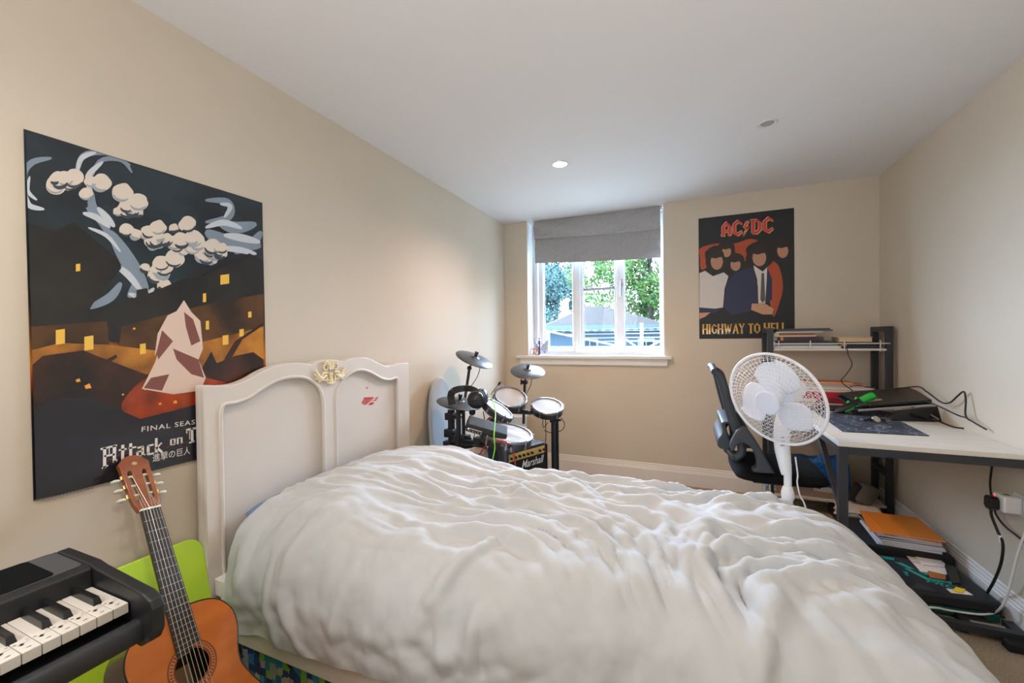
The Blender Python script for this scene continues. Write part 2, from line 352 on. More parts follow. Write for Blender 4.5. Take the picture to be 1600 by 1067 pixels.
pl = crop([(163, 640), (163, 330), (166, 296), (182, 272), (235, 262), (290, 242), (340, 208), (400, 172), (450, 152), (510, 144), (560, 150), (600, 174), (626, 208), (637, 250), (641, 300), (641, 560)])
pr_ = crop([(697, 530), (697, 260), (702, 212), (718, 178), (745, 142), (780, 118), (815, 112), (850, 120), (880, 136), (915, 154), (950, 157), (975, 148), (983, 158), (981, 470)])
for q in (pl, pr_):
    q[0] = (q[1][0], .34); q[-1] = (q[-2][0], .34)
    for z_ in (.5, .7, q[1][1]-.12, q[1][1]-.03): q.insert(1, (q[0][0], z_))
    q[1:5] = sorted(q[1:5], key=lambda p: p[1])
    e_ = q[-2]; q[-1:-1] = [(e_[0], e_[1]-.03), (e_[0], e_[1]-.12), (e_[0], .45)] if e_[1] > .6 else []
YZ = frame((.022, 0, 0), (0, 1, 0), (0, 0, 1), (1, 0, 0))
m = MB(); m.sheet([outl], .032, .004, YZ)
m.sheet([outl, sp2(pl, 3), sp2(pr_, 3)], HX-.05, .004, frame((.05, 0, 0), (0, 1, 0), (0, 0, 1), (1, 0, 0)))
hbd = m.build('headboard', cream, bed, smooth=40)
for q in (pl, pr_):
    MB().tube([(HX-.002, a, b) for a, b in sp2(q, 4)], .008, 8).build('panel_moulding', cream, hbd, smooth=60)
# carved ornament: scrolls, leaves and a shell
c0 = hb(515.5, 581); orn = MB()
def opt(a, b): return (HX+.006, c0[0]+a, c0[1]+b)
for sg in (1, -1):
    for (cx, cy, r0, a0, turns, r) in ((.027, .022, .021, 3.6, 1.35, .006), (.035, -.022, .022, 2.2, 1.3, .0065), (.014, -.042, .012, 1.2, 1.1, .006)):
        orn.tube([opt(sg*(cx+r0*(1-.72*i/22)*math.cos(a0-turns*6.283*i/22)), cy+r0*(1-.72*i/22)*math.sin(a0-turns*6.283*i/22)) for i in range(23)], [r*(1-.4*i/22) for i in range(23)], 6)
    for k, (ex, ey) in enumerate(((.088, .016), (.094, -.004), (.088, -.024), (.074, -.04))):
        orn.tube(spline([opt(sg*.03, -.012), opt(sg*.058, -.024+k*-.003), opt(sg*ex, ey)], 5), [.004+.005*math.sin(math.pi*min(1, i/10+.15)) for i in range(11)], 6)
    orn.tube(spline([opt(sg*.006, .03), opt(sg*.02, .05), opt(sg*.036, .048)], 5), .006, 6); orn.ball(opt(sg*.034, .046), .007, 8); orn.ball(opt(sg*.012, -.052), .009, 8)
for k in range(5): orn.tube([opt(0, .008), opt((k-2)*.011, .056-.003*abs(k-2))], [.004, .007], 6)
orn.ball(opt(0, -.012), .011, 10); orn.tube([opt(0, -.012), opt(0, -.058)], [.007, .01], 8)
orn.build('carved_ornament', cream2, hbd, smooth=60)['label'] = 'yellowed cream carved scroll ornament'
mk = MB()                                            # red stripes painted on the right panel
def mp(a, b): return hb(470+a/10, 560+b/10)
XM = frame((.0548, 0, 0), (0, 1, 0), (0, 0, 1), (1, 0, 0))
for poly in ([(1030, 612), (1180, 606), (1172, 628), (1020, 634)], [(1018, 642), (1160, 636), (1146, 656), (1008, 662)], [(1006, 670), (1130, 664), (1112, 682), (996, 690)], [(988, 706), (1000, 690), (1040, 694), (1030, 706)],
             [(1066, 690), (1100, 686), (1060, 722), (1000, 728), (1030, 712)], [(1092, 728), (1130, 690), (1188, 686), (1160, 724)], [(1150, 668), (1210, 640), (1240, 636), (1200, 664)], [(1190, 630), (1246, 600), (1250, 610), (1220, 634)], [(1056, 456), (1078, 450), (1090, 462), (1068, 474)]):
    mk.prism([mp(*p) for p in poly], .0004, XM)
mk.build('red_paint_mark', M('red_paint', 'c01818', .5), hbd)
MB().box((.075, .955, .165), (2.02, .98, .36)).build('side_rail', cream, bed, bevel=.004)
MB().box((.075, 1.90, .165), (2.02, 1.925, .36)).build('side_rail', cream, bed, bevel=.004)
MB().box((.075, .925, .34), (.13, .98, .40)).build('rail_bracket', paint, bed, bevel=.003)
MB().box((2.0, .955, .02), (2.04, 1.925, .40)).build('footboard', cream, bed, bevel=.006)
MB().box((.09, .985, .30), (1.99, 1.895, .50)).build('mattress', M('mattress', 'd8d4cc', .9), bed, bevel=.04, seg=4)
# patterned fabric chest under the bed
pm = bpy.data.materials.new('pixel_fabric'); pm.use_nodes = True; nt = pm.node_tree; b = nt.nodes['Principled BSDF']; b.inputs['Roughness'].default_value = .9
tc = nt.nodes.new('ShaderNodeTexCoord'); vo = nt.nodes.new('ShaderNodeTexVoronoi'); vo.distance = 'CHEBYCHEV'; vo.inputs['Scale'].default_value = 34; vo.inputs['Randomness'].default_value = .75
rp = nt.nodes.new('ShaderNodeValToRGB'); rp.color_ramp.interpolation = 'CONSTANT'; sep = nt.nodes.new('ShaderNodeSeparateColor')
cols = ('16263f', '1c5a78', '2c7d8c', '8a8f86', '203c66', '6fa03c', '2a6f93', 'a49a90', '1a2f52')
for i, c in enumerate(cols):
    e = rp.color_ramp.elements[i] if i < 2 else rp.color_ramp.elements.new(i/len(cols))
    e.position = i/len(cols); e.color = lin(c)
nt.links.new(tc.outputs['Object'], vo.inputs['Vector']); nt.links.new(vo.outputs['Color'], sep.inputs[0]); nt.links.new(sep.outputs[0], rp.inputs[0]); nt.links.new(rp.outputs[0], b.inputs['Base Color'])
sc_ = MB().box((.12, .982, .002), (1.8, 1.55, .16)).build('storage_chest', pm, loc=(.96, 1.27, .002), bevel=.012, seg=3)
tag(sc_, 'low storage chest in blue and green pixel patterned fabric under the bed', 'storage box')
# pillow with blue case poking out beside the headboard
pw = MB()
def pil(s, t):
    a, b = s*2-1, t*2-1; k = (1-abs(a)**4)**.5*(1-abs(b)**4)**.5 if abs(a) < 1 and abs(b) < 1 else 0
    return a, b, k
def ptop(s, t): a, b, k = pil(s, t); return Vector((.150+.072*a*(1-.03*b*b), 1.37+.345*b*(1-.03*a*a), .588+.045*k))
def pbot(s, t): a, b, k = pil(s, t); return Vector((.150+.072*a*(1-.03*b*b), 1.37+.345*b*(1-.03*a*a), .588-.08*k))
pw.grid(ptop, 24, 24); pw.grid(pbot, 24, 24)
tag(pw.build('pillow', M('pillow_blue', '6f86a6', .9, var=('5a6f92', 6)), loc=(.15, 1.37, .51), smooth=180), 'blue pillow tucked under the duvet against the headboard', 'pillow')

# ------------------------------------------------------------------ duvet
NP = [(0.00, .930, .225), (.10, .925, .30), (.22, .935, .40), (.31, .975, .50), (.40, 1.05, .565), (.50, 1.15, .592), (.66, 1.31, .602), (.86, 1.51, .602), (1.06, 1.71, .598), (1.20, 1.845, .580), (1.31, 1.945, .535), (1.42, 2.00, .45), (1.56, 2.025, .33), (1.70, 2.03, .22)]
LA = NP[-1][0]
BP = [(0.0, .128, 1), (.9, 1.0, 1), (1.70, 1.81, 1), (1.88, 1.985, .98), (2.01, 2.095, .915), (2.11, 2.165, .79), (2.22, 2.22, .59), (2.36, 2.25, .30), (2.50, 2.26, .02)]
LB = BP[-1][0]
def cr(tab, x):
    n = len(tab)
    for i in range(n-1):
        if x <= tab[i+1][0] or i == n-2:
            a, b, c, d = tab[max(i-1, 0)], tab[i], tab[i+1], tab[min(i+2, n-1)]; t = (x-b[0])/(c[0]-b[0])
            return [.5*(2*b[k]+(c[k]-a[k])*t+(2*a[k]-5*b[k]+4*c[k]-d[k])*t*t+(3*b[k]-a[k]-3*c[k]+d[k])*t**3) for k in (1, 2)]
NZ = noise.noise
def fold(p, sharp):                                  # narrow ridge where the noise crosses zero
    n = NZ(p); return math.exp(-(n*sharp)**2)
def duvet(s, t):
    a = LA*s; b = LB*t
    y, z = cr(NP, a); x, fx = cr(BP, b)
    # rounded foot corners
    zh = .13+.10*smoothstep(0, 1.2, x) if a < .9 else .2
    hemz = NP[0][2]+.075*(x-.1)*(1 if x < 1.2 else 1.2/x)
    if a < .5: z = z + (hemz-NP[0][2])*(1-a/.5)
    z = hemz + (z-hemz)*fx
    cy = 1.5; k = smoothstep(1.9, 2.5, b); y = cy + (y-cy)*(1-.03*k*k); x += .05*smoothstep(1.0, .3, a)*smoothstep(1.9, 2.3, b)
    # pillows under the head end
    top = smoothstep(.22, .62, a)*(1-smoothstep(1.22, 1.6, a))
    pil_ = (1-smoothstep(.40, .82, x))*.088 + (1-smoothstep(.0, .45, abs(x-.62)))*(smoothstep(.85, 1.2, a))*.028
    z += pil_*top*(.9 if y < 1.7 else .9)
    z -= .04*(1-smoothstep(.1, .3, x))*top
    # head edge falls back at the near side
    lean = (1-smoothstep(.95, 1.12, y)); x += .06*lean*smoothstep(.3, .16, z)*(1-smoothstep(.1, .5, x))
    P = Vector((x, y, z))
    # outward direction for the folds
    sl = 1-smoothstep(.32, .5, a); fo = smoothstep(2.0, 2.3, b); fr = smoothstep(1.2, 1.42, a)
    nv = Vector((fo*.9, -sl*.95+fr*.9, 1-.8*max(sl, fo, fr))).normalized()
    # long folds across the top, lying along the bed and fanning out to the near foot corner
    q = Vector((x, y, 0)); w = NZ(q*1.7+Vector((3, 1, 0)))*.35
    ang = .16-.55*smoothstep(.9, 2.0, x)*smoothstep(1.75, 1.0, y)
    ca, sa = math.cos(ang), math.sin(ang); u, v = q.x*ca+q.y*sa, -q.x*sa+q.y*ca+w*.22
    amp = smoothstep(.30, .62, a)*(.45+.75*smoothstep(.4, 1.1, x))*(1-.75*smoothstep(1.95, 2.2, x))*(1-.6*fr)
    h = .025*fold(Vector((u*2.3, v*8.5, 1.0)), 5.5)*amp
    h += .019*fold(Vector((u*3.4+7, v*14, 4.0)), 4.6)*amp
    h += .010*fold(Vector((u*8+2, v*20, 9.0)), 3.6)*amp*(.5+NZ(q*3+Vector((9, 4, 2))))
    h += .012*NZ(Vector((u*1.6, v*3.4, 7)))
    h += (.013*fold(Vector((u*5.5+w, v*28, 14.0)), 3.2)+.0105*fold(Vector((u*11-v*9, v*26+u*6, 17.0)), 2.4))*amp*smoothstep(.5, 1.1, x)
    # crumple around the middle
    g = math.exp(-((x-1.45)**2/.12+(y-1.3)**2/.05)); h += .020*g*fold(Vector((x*9+y*4, y*11-x*3, 2.2)), 2.6)
    h -= .030*amp
    # hanging folds on the near side
    hang = (1-smoothstep(.12, .55, a))*(.3+.7*smoothstep(0, .2, a)); d1 = NZ(Vector((x*5.2+.6*a, a*1.1, 12)))
    h += hang*(.030*d1+.022*fold(Vector((x*7.5+a*1.2, a*2.2, 15)), 4.2)) + hang*.013*NZ(Vector((x*18, a*14, 3)))
    h += .030*fold(Vector((x*4.2-a*1.6, a*1.0, 21)), 6.5)*smoothstep(.1, .35, a)*(1-smoothstep(.42, .62, a))
    # folds falling over the foot
    h += fo*.012*NZ(Vector((y*5, b*1.2, 31)))
    h += .0022*NZ(Vector((x*38, y*38, z*30))) + .003*NZ(Vector((u*14, v*30, 5)))
    h -= .035*math.exp(-((x-.28)**2/.004+(a-.06)**2/.012))*1
    return P + nv*h
linen = M('duvet_cotton', 'bdc0c3', .9, bump=(300, .12, .001), var=('b6b8b9', 2.2))
m = MB(); m.grid(duvet, 300, 400)
dv = m.build('duvet', linen, loc=(1.1, 1.47, .2), smooth=180)
so = dv.modifiers.new('thick', 'SOLIDIFY'); so.thickness = .008; so.offset = -1
tag(dv, 'crumpled off white duvet spread over the bed', 'duvet')
MB().tube([duvet(0, i/300)+Vector((0, -.001, 0)) for i in range(301)], .0022, 5).build('piped_hem', M('hem', '8b857c', .8), dv)

# ------------------------------------------------------------------ posters
def ramp_mat(name, stops, rough, scale, dist, coat=.5):
    """printed artwork: bands of ink across the sheet height broken up by noise"""
    m = bpy.data.materials.new(name); m.use_nodes = True; nt = m.node_tree; b = nt.nodes['Principled BSDF']; b.inputs['Roughness'].default_value = rough; b.inputs['Coat Weight'].default_value = coat; b.inputs['Coat Roughness'].default_value = .12
    tc = nt.nodes.new('ShaderNodeTexCoord'); se = nt.nodes.new('ShaderNodeSeparateXYZ'); n = nt.nodes.new('ShaderNodeTexNoise'); n.inputs['Scale'].default_value = scale; n.inputs['Detail'].default_value = 6
    ma = nt.nodes.new('ShaderNodeMath'); ma.operation = 'MULTIPLY_ADD'; ma.inputs[1].default_value = dist; rp = nt.nodes.new('ShaderNodeValToRGB')
    nt.links.new(tc.outputs['Generated'], se.inputs[0]); nt.links.new(tc.outputs['Object'], n.inputs['Vector'])
    nt.links.new(n.outputs[0], ma.inputs[0]); nt.links.new(se.outputs[2], ma.inputs[2]); nt.links.new(ma.outputs[0], rp.inputs[0]); nt.links.new(rp.outputs[0], b.inputs['Base Color'])
    for i, (p, c) in enumerate(stops):
        e = rp.color_ramp.elements[i] if i < 2 else rp.color_ramp.elements.new(p)
        e.position = p; e.color = lin(c)
    return m
def pmv(name, h, h2, sc): return M('print_'+name, h, .32, coat=.4, var=(h2, sc))
def pm_(name, h): return M('print_'+name, h, .32, coat=.4)
# --- tall film poster on the left wall: s runs along the sheet (0..1), t upwards (0..1)
PW, PH = .676, 1.005; P0 = Vector((.002, .513, .822))
PX = frame(P0+Vector((.0010, 0, 0)), (0, 1, 0), (0, 0, 1), (1, 0, 0))
poster = thing('film_poster', 'tall dark film poster with fire and night buildings taped to the left wall', 'poster', P0)
# reference crop of the poster: corner pixels -> sheet coordinates by plane intersection
def ps(u, v): p = px(u, v, 'x', .003); return (p.y-P0.y, p.z-P0.z)
def pc(a, b): return ps(a*430/752, 190+b*610/1067)
base = MB(); base.grid(lambda s, t: Vector((.0018+.0015*math.sin(s*9+t*4)**2, P0.y+PW*s, P0.z+PH*t)), 20, 20)
base.build('sheet', ramp_mat('poster_ink', ((0, '14171f'), (.22, '1b1c24'), (.3, '2a1512'), (.355, '9a3a10'), (.40, 'c8741c'), (.47, '6e4416'), (.56, '1f1d1a'), (.75, '1a2228'), (.9, '1d2c36'), (1, '16222c')), .28, 5, .06), poster, smooth=180)
def art(name, polys, mat, lift, sm=0, par=None):
    mb = MB()
    for q in polys:
        q = [(max(.003, min(PW-.003, a)), max(.003, min(PH-.003, b))) for a, b in (sp2(q, sm, True) if sm else q)]
        mb.prism(q, 0, PX @ Matrix.Translation((0, 0, lift+len(mb.f)*6e-6)))
    return mb.build(name, mat, par or poster)
L1 = .0022
art('sky_print', [[pc(66, 30), pc(718, 220), pc(718, 400), pc(560, 400), pc(430, 470), pc(240, 520), pc(75, 560)]], pmv('night', '131b22', '22333c', 5), L1-.0004)
def ribbon(pts, w, tail=.7):                         # tapering brush stroke along a curve of crop points
    P = spline([(a, b, 0) for a, b in pts], 5); n_ = len(P)-1; up, dn = [], []
    for i, p in enumerate(P):
        t_ = (P[min(i+1, n_)]-P[max(i-1, 0)]).normalized(); f = i/n_; w_ = w*math.sin(math.pi*(.04+.92*f))**tail+.4
        up.append(pc(p.x-t_.y*w_, p.y+t_.x*w_)); dn.append(pc(p.x+t_.y*w_, p.y-t_.x*w_))
    return up+dn[::-1]
art('smoke_print', [ribbon(q, w) for q, w in (
    ([(72, 190), (66, 140), (90, 110), (140, 100)], 9), ([(205, 150), (225, 95), (290, 85), (355, 120)], 8), ([(240, 180), (270, 110), (330, 105), (360, 140)], 6), ([(235, 235), (280, 280), (320, 350)], 9), ([(300, 300), (360, 400), (400, 470)], 22), ([(250, 190), (255, 240), (310, 285)], 12),
    ([(560, 215), (620, 220), (625, 260), (560, 275)], 10), ([(590, 270), (640, 290), (700, 280)], 16), ([(560, 300), (620, 330), (712, 340)], 20), ([(640, 360), (690, 330), (714, 300)], 12), ([(330, 440), (300, 480), (240, 510)], 12), ([(350, 380), (380, 430), (350, 480)], 16))], pm_('smoke_grey', '7d8c9a'), L1)
art('smoke_light_print', [ribbon(q, w) for q, w in (
    ([(70, 200), (80, 230), (120, 240)], 7), ([(100, 215), (75, 190), (80, 150)], 5), ([(210, 140), (222, 100), (262, 84)], 7), ([(250, 200), (240, 150), (280, 110)], 8), ([(225, 250), (262, 262), (300, 290)], 8), ([(265, 235), (290, 262), (312, 288)], 9), ([(240, 290), (290, 312), (328, 356)], 5),
    ([(310, 390), (350, 420), (390, 470)], 9), ([(600, 225), (628, 232), (612, 262)], 6), ([(560, 290), (610, 276), (660, 292)], 8), ([(610, 310), (660, 318), (710, 330)], 10), ([(590, 345), (650, 350), (700, 362)], 8), ([(350, 470), (390, 480), (420, 455)], 8))], pm_('smoke', 'c3c9d0'), L1+.0003)
# pale mass of torn cloud in three tones
rc_ = random.Random(9); lumps, curls, curl2 = [], [], []
for (cx_, cy_, sx_, sy_, n_) in ((455, 330, 75, 70, 26), (580, 350, 60, 26, 12), (350, 240, 40, 45, 10), (210, 160, 70, 22, 9), (440, 430, 30, 26, 8)):
    for k in range(n_):
        x_, y_ = cx_+rc_.gauss(0, sx_*.55), cy_+rc_.gauss(0, sy_*.55); r_ = rc_.uniform(14, 30)
        lumps.append([pc(x_+r_*math.cos(a*.628)*rc_.uniform(.85, 1.1), y_+r_*.85*math.sin(a*.628)*rc_.uniform(.85, 1.1)) for a in range(10)])
        a_ = rc_.uniform(.2, 1.2); (curls if k % 2 else curl2).append(ribbon([(x_+r_*.86*math.cos(a_+t_), y_+r_*.75*math.sin(a_+t_)) for t_ in (0, .5, 1.0, 1.5, 2.0)], rc_.uniform(2, 5)))
art('cloud_print', lumps, pm_('cloud', 'd6cabc'), L1+.0006, 3); art('cloud_mid_print', curl2, pm_('cloud_mid', '98a0a6'), L1+.0010); art('cloud_shade_print', curls, pm_('dark_teal', '3a444c'), L1+.0013)
L1 += .0009
art('building_print', [[pc(75, 275), pc(150, 300), pc(200, 275), pc(320, 375), pc(330, 400), pc(250, 500), pc(240, 520), pc(370, 480), pc(372, 460), pc(400, 455), pc(404, 470), pc(500, 430), pc(545, 425), pc(680, 360), pc(718, 380), pc(718, 560), pc(600, 600), pc(560, 640), pc(300, 600), pc(250, 560), pc(75, 600)]], pmv('building', '121518', '262420', 6), L1+.0012)
art('lit_wall_print', [[pc(76, 560), pc(290, 545), pc(300, 640), pc(110, 640), pc(78, 665)], [pc(330, 560), pc(560, 500), pc(718, 470), pc(718, 590), pc(560, 668), pc(400, 668), pc(320, 640)]], pmv('lit_wall', '2a1c10', '6a4216', 5), L1+.0014)
art('glow_print', [[pc(76, 625), pc(160, 605), pc(300, 610), pc(420, 625), pc(560, 600), pc(718, 560), pc(718, 690), pc(560, 690), pc(400, 690), pc(76, 680)]], pmv('glow', '6a3c14', 'c07e24', 7), L1+.0015)
wn = [[pc(x, y), pc(x+w, y-w*.15), pc(x+w, y+h-w*.15), pc(x, y+h)] for x, y, w, h in ((150, 570, 25, 40), (228, 588, 25, 38), (600, 420, 24, 26), (552, 470, 9, 24), (380, 608, 16, 28), (606, 585, 16, 26), (205, 390, 12, 20), (652, 568, 12, 20), (560, 545, 9, 24), (676, 520, 9, 16), (450, 600, 10, 20))]
art('window_print', wn, pm_('window', 'e9b94a'), L1+.0018)
art('rubble_print', [[pc(78, 665), pc(115, 640), pc(225, 625), pc(262, 640), pc(395, 690), pc(400, 760), pc(360, 815), pc(76, 850)], [pc(560, 655), pc(575, 628), pc(590, 660), pc(640, 640), pc(690, 630), pc(718, 650), pc(718, 760), pc(640, 800), pc(540, 780), pc(480, 800)], [pc(285, 652), pc(315, 636), pc(318, 644), pc(292, 662)], [pc(610, 650), pc(640, 600), pc(700, 560), pc(718, 548), pc(718, 556), pc(660, 595), pc(628, 650)]], pmv('rubble', '140f0f', '4a2414', 6), L1+.0020)
art('glow_print', [[pc(330, 770), pc(420, 690), pc(560, 700), pc(640, 730), pc(560, 770), pc(430, 800), pc(370, 812)]], pmv('ember', '4a1a10', 'b04418', 7), L1+.0021, 4)
art('spark_print', [[pc(x, y), pc(x+w, y-w*.5), pc(x+w*1.4, y+w*.4), pc(x+w*.3, y+w*.6)] for x, y, w in ((204, 706, 10), (228, 722, 14), (156, 762, 9), (430, 770, 7), (470, 765, 9), (360, 565, 6), (390, 730, 6), (330, 745, 5))], pm_('spark', 'f0a040'), L1+.0022)
art('standing_stone_print', [[pc(455, 530), pc(480, 518), pc(500, 488), pc(520, 520), pc(545, 545), pc(552, 620), pc(540, 650), pc(560, 700), pc(545, 735), pc(470, 745), pc(385, 730), pc(420, 660), pc(440, 600), pc(420, 640), pc(428, 580)]], pm_('stone', 'd9bfae'), L1+.0024)
art('stone_shade_print', [[pc(500, 520), pc(525, 540), pc(545, 600), pc(520, 612), pc(505, 560)], [pc(470, 620), pc(540, 650), pc(555, 700), pc(520, 690), pc(480, 650)], [pc(440, 570), pc(470, 600), pc(430, 650), pc(425, 630)], [pc(410, 700), pc(460, 690), pc(440, 735), pc(390, 728)]], pm_('stone_shade', '7d4a42'), L1+.0026)
art('ground_print', [[pc(78, 790), pc(160, 755), pc(250, 752), pc(330, 790), pc(380, 812), pc(470, 790), pc(580, 760), pc(718, 740), pc(718, 900), pc(540, 945), pc(83, 1040)]], pmv('ground', '17171e', '262631', 3), L1+.0027)
# lettering
wl = pm_('white_ink', 'e8e6e2')
def pframe(q0, q1, lift):                            # baseline from q0 to q1 on the sheet
    a, b = Vector(q0), Vector(q1); ex = (b-a).normalized(); L = (b-a).length
    return PX @ frame((a.x, a.y, lift), (ex.x, ex.y, 0), (-ex.y, ex.x, 0), (0, 0, 1)), L
Xt, Lt = pframe(pc(384, 848), pc(560, 822), L1+.0030)
tl = MB(); tl.text('FINAL SEASON', Xt, .205, .0165, space=1.15, bold=.004)
tl.build('season_lettering', wl, poster)
# blackletter style title drawn from broken strokes
def strokes(mb, X, glyphs, u):
    for g in glyphs:
        for (x0, y0, x1, y1, w) in g:
            d = Vector((x1-x0, y1-y0)); n = Vector((-d.y, d.x)).normalized()*w/2; e = d.normalized()*w*.25
            mb.prism([((x0+n.x-e.x)*u, (y0+n.y-e.y)*u), ((x0-n.x-e.x)*u, (y0-n.y-e.y)*u), ((x1-n.x+e.x)*u, (y1-n.y+e.y)*u), ((x1+n.x+e.x)*u, (y1+n.y+e.y)*u)], 0, X)
def gl(c, o):
    T = {'A': [(-.2, 1.02, .75, 1.08, .13), (.02, 1.02, .02, -.2, .2), (-.12, -.22, .2, -.12, .1), (.62, 1.05, .62, .05, .22), (.02, .52, .62, .52, .12), (.6, .04, .78, .1, .12), (.3, 1.02, .3, .62, .06)],
         't': [(.15, 1.0, .15, .08, .2), (-.08, .74, .5, .74, .11), (.15, .06, .38, .12, .12)],
         'T': [(0, 1.05, .9, 1.05, .16), (.45, 1.05, .45, .1, .22), (.2, .04, .6, .06, .12), (.02, 1.05, .02, .8, .1), (.9, 1.05, .9, .8, .1), (.24, .9, .24, .3, .06)],
         'a': [(.08, .66, .42, .68, .12), (.42, .66, .42, .06, .18), (.06, .38, .4, .4, .1), (.06, .36, .06, .08, .17), (.06, .05, .4, .07, .1), (.44, .05, .56, .1, .1)],
         'c': [(.08, .62, .08, .1, .2), (.08, .66, .44, .68, .13), (.08, .05, .46, .08, .12)],
         'k': [(.08, 1.05, .08, .05, .2), (.1, .38, .46, .68, .12), (.16, .38, .48, .05, .17), (-.02, .04, .2, .04, .08)],
         'o': [(.08, .62, .08, .08, .18), (.44, .64, .44, .1, .18), (.08, .66, .44, .66, .1), (.08, .05, .44, .05, .1)],
         'n': [(.08, .68, .08, .04, .18), (.46, .64, .46, .04, .18), (.08, .66, .46, .66, .11), (.44, .04, .58, .1, .1)],
         'i': [(.08, .66, .08, .06, .2), (.06, .9, .12, .96, .16), (.06, .05, .26, .1, .1)]}
    return [(a+o, b, c_+o, d_, w) for a, b, c_, d_, w in T[c]]
tt = MB(); Xt, Lt = pframe(pc(272, 938), pc(536, 884), L1+.0030)
o_ = .22; gs = []
for ch, adv in (('A', 1.0), ('t', .52), ('t', .55), ('a', .72), ('c', .58), ('k', .72)): gs.append(gl(ch, o_)); o_ += adv
ua = Vector(pc(447, 895)); ub = Vector(pc(272, 938)); u_ = (ua-ub).length/4.3/.82
SY_ = Matrix.Diagonal((1, 1.22, 1, 1))
strokes(tt, Xt @ SY_, gs, u_*.82)
Xo, _ = pframe(pc(462, 885), pc(510, 876), L1+.0030); strokes(tt, Xo, [gl('o', 0), gl('n', .66)], u_*.66)
XT, _ = pframe(pc(508, 880), pc(560, 868), L1+.0030); strokes(tt, XT @ SY_, [gl('T', 0), gl('i', 1.05), gl('t', 1.4), gl('a', 2.0), gl('n', 2.7)], u_*.82)
tt.build('title_lettering', wl, poster)
sc2 = MB(); sc2.mat(0)
for k in range(12): q = .02+.019*k; strokes(sc2, Xt @ Matrix.Translation((0, 0, .0003)), [[(q/.045, .2+.5*((k*7) % 5)/5, q/.045+.12, .26+.5*((k*7) % 5)/5, .05)]], .045)
sc2.build('red_scratch_print', pm_('scratch', 'a02430'), poster)
jl = MB(); Xj, Lj = pframe(pc(414, 930), pc(524, 906), L1+.0030); jl.text('進撃の巨人', Xj, .112, .027)
jl.build('japanese_lettering', wl, poster)
sm = MB(); Xs, _ = pframe(pc(92, 1036), pc(240, 1004), L1+.0030)
for k in range(16): sm.prism([(k*.0075, 0), (k*.0075+.006, 0), (k*.0075+.006, .003), (k*.0075, .003)], 0, Xs)
sm.build('credit_print', pm_('credit', '6a6a70'), poster)
# --- band poster on the back wall
BW, BH = .655, .978; B0 = Vector((1.732, D-.002, 1.213))
BX = frame(B0+Vector((0, -.0006, 0)), (1, 0, 0), (0, 0, 1), (0, -1, 0))
bpo = thing('band_poster', 'dark rock band poster with red and yellow lettering on the back wall', 'poster', B0)
MB().box((B0.x, D-.0022, B0.z), (B0.x+BW, D-.001, B0.z+BH)).build('sheet', M('poster_black', '17181d', .5), bpo)
def bs(a, b): p = px(1070+a*200/821, 300+b*260/1067, 'y', D-.003); return (p.x-B0.x, p.z-B0.z)
def bart(name, polys, hexc, lift, smk=0):
    mb = MB()
    for q in polys: mb.prism([(max(.002, min(BW-.002, a)), max(.002, min(BH-.002, b))) for a, b in (sp2(q, smk, True) if smk else q)], 0, BX @ Matrix.Translation((0, 0, lift+len(mb.f)*4e-5)))
    return mb.build(name, M('band_'+name, hexc, .5), bpo)
bart('glow_print_orange', [[bs(97, 420), bs(100, 360), bs(200, 330), bs(320, 330), bs(420, 300), bs(480, 330), bs(400, 400), bs(380, 450), bs(300, 420), bs(200, 440), bs(110, 500)], [bs(540, 450), bs(600, 470), bs(630, 600), bs(610, 700), bs(570, 800), bs(545, 700), bs(530, 560)]], 'a8441c', .0006, 4)
heads = [(205, 440, 46, 62), (268, 378, 34, 42), (325, 462, 38, 46), (478, 415, 52, 64), (628, 372, 42, 54)]
hair = [[bs(x+w*1.55*math.cos(i*.524)*(1+.1*((i*5) % 3)), y-h*.15+h*1.4*math.sin(i*.524)) for i in range(12)] for x, y, w, h in heads]
bart('hair_print', hair, '201814', .0009, 4)
bart('face_print', [[bs(x+w*.85*math.cos(i*.785), y+h*.1+h*.85*math.sin(i*.785)) for i in range(8)] for x, y, w, h in heads], 'b48468', .0012, 4)
bart('fringe_print', [[bs(x-w*1.1, y-h*.2), bs(x-w*.7, y-h*1.1), bs(x+w*.7, y-h*1.1), bs(x+w*1.1, y-h*.2), bs(x+w*.6, y-h*.38), bs(x-w*.2, y-h*.22), bs(x-w*.7, y-h*.3)] for x, y, w, h in heads], '261c16', .0014, 3)
bart('shirt_print', [[bs(93, 520), bs(130, 505), bs(180, 540), bs(250, 515), bs(280, 540), bs(255, 620), bs(245, 740), bs(150, 755), bs(93, 740)], [bs(440, 470), bs(500, 510), bs(530, 480), bs(522, 620), bs(515, 715), bs(472, 715), bs(468, 600)]], 'd2c9c2', .0011)
bart('jacket_print', [[bs(270, 580), bs(330, 515), bs(400, 490), bs(440, 480), bs(465, 560), bs(470, 715), bs(430, 760), bs(300, 790), bs(250, 740)], [bs(528, 480), bs(560, 560), bs(560, 690), bs(520, 715), bs(524, 600)], [bs(90, 740), bs(240, 752), bs(190, 775), bs(95, 790)]], '252a4a', .0013)
bart('hand_print', [[bs(430, 715), bs(520, 718), bs(570, 750), bs(560, 785), bs(500, 785), bs(425, 755)], [bs(88, 775), bs(165, 772), bs(130, 800), bs(90, 815)]], 'c09070', .0015)
bart('tie_print', [[bs(492, 520), bs(508, 520), bs(516, 690), bs(500, 712), bs(484, 690)]], '57524e', .0015)
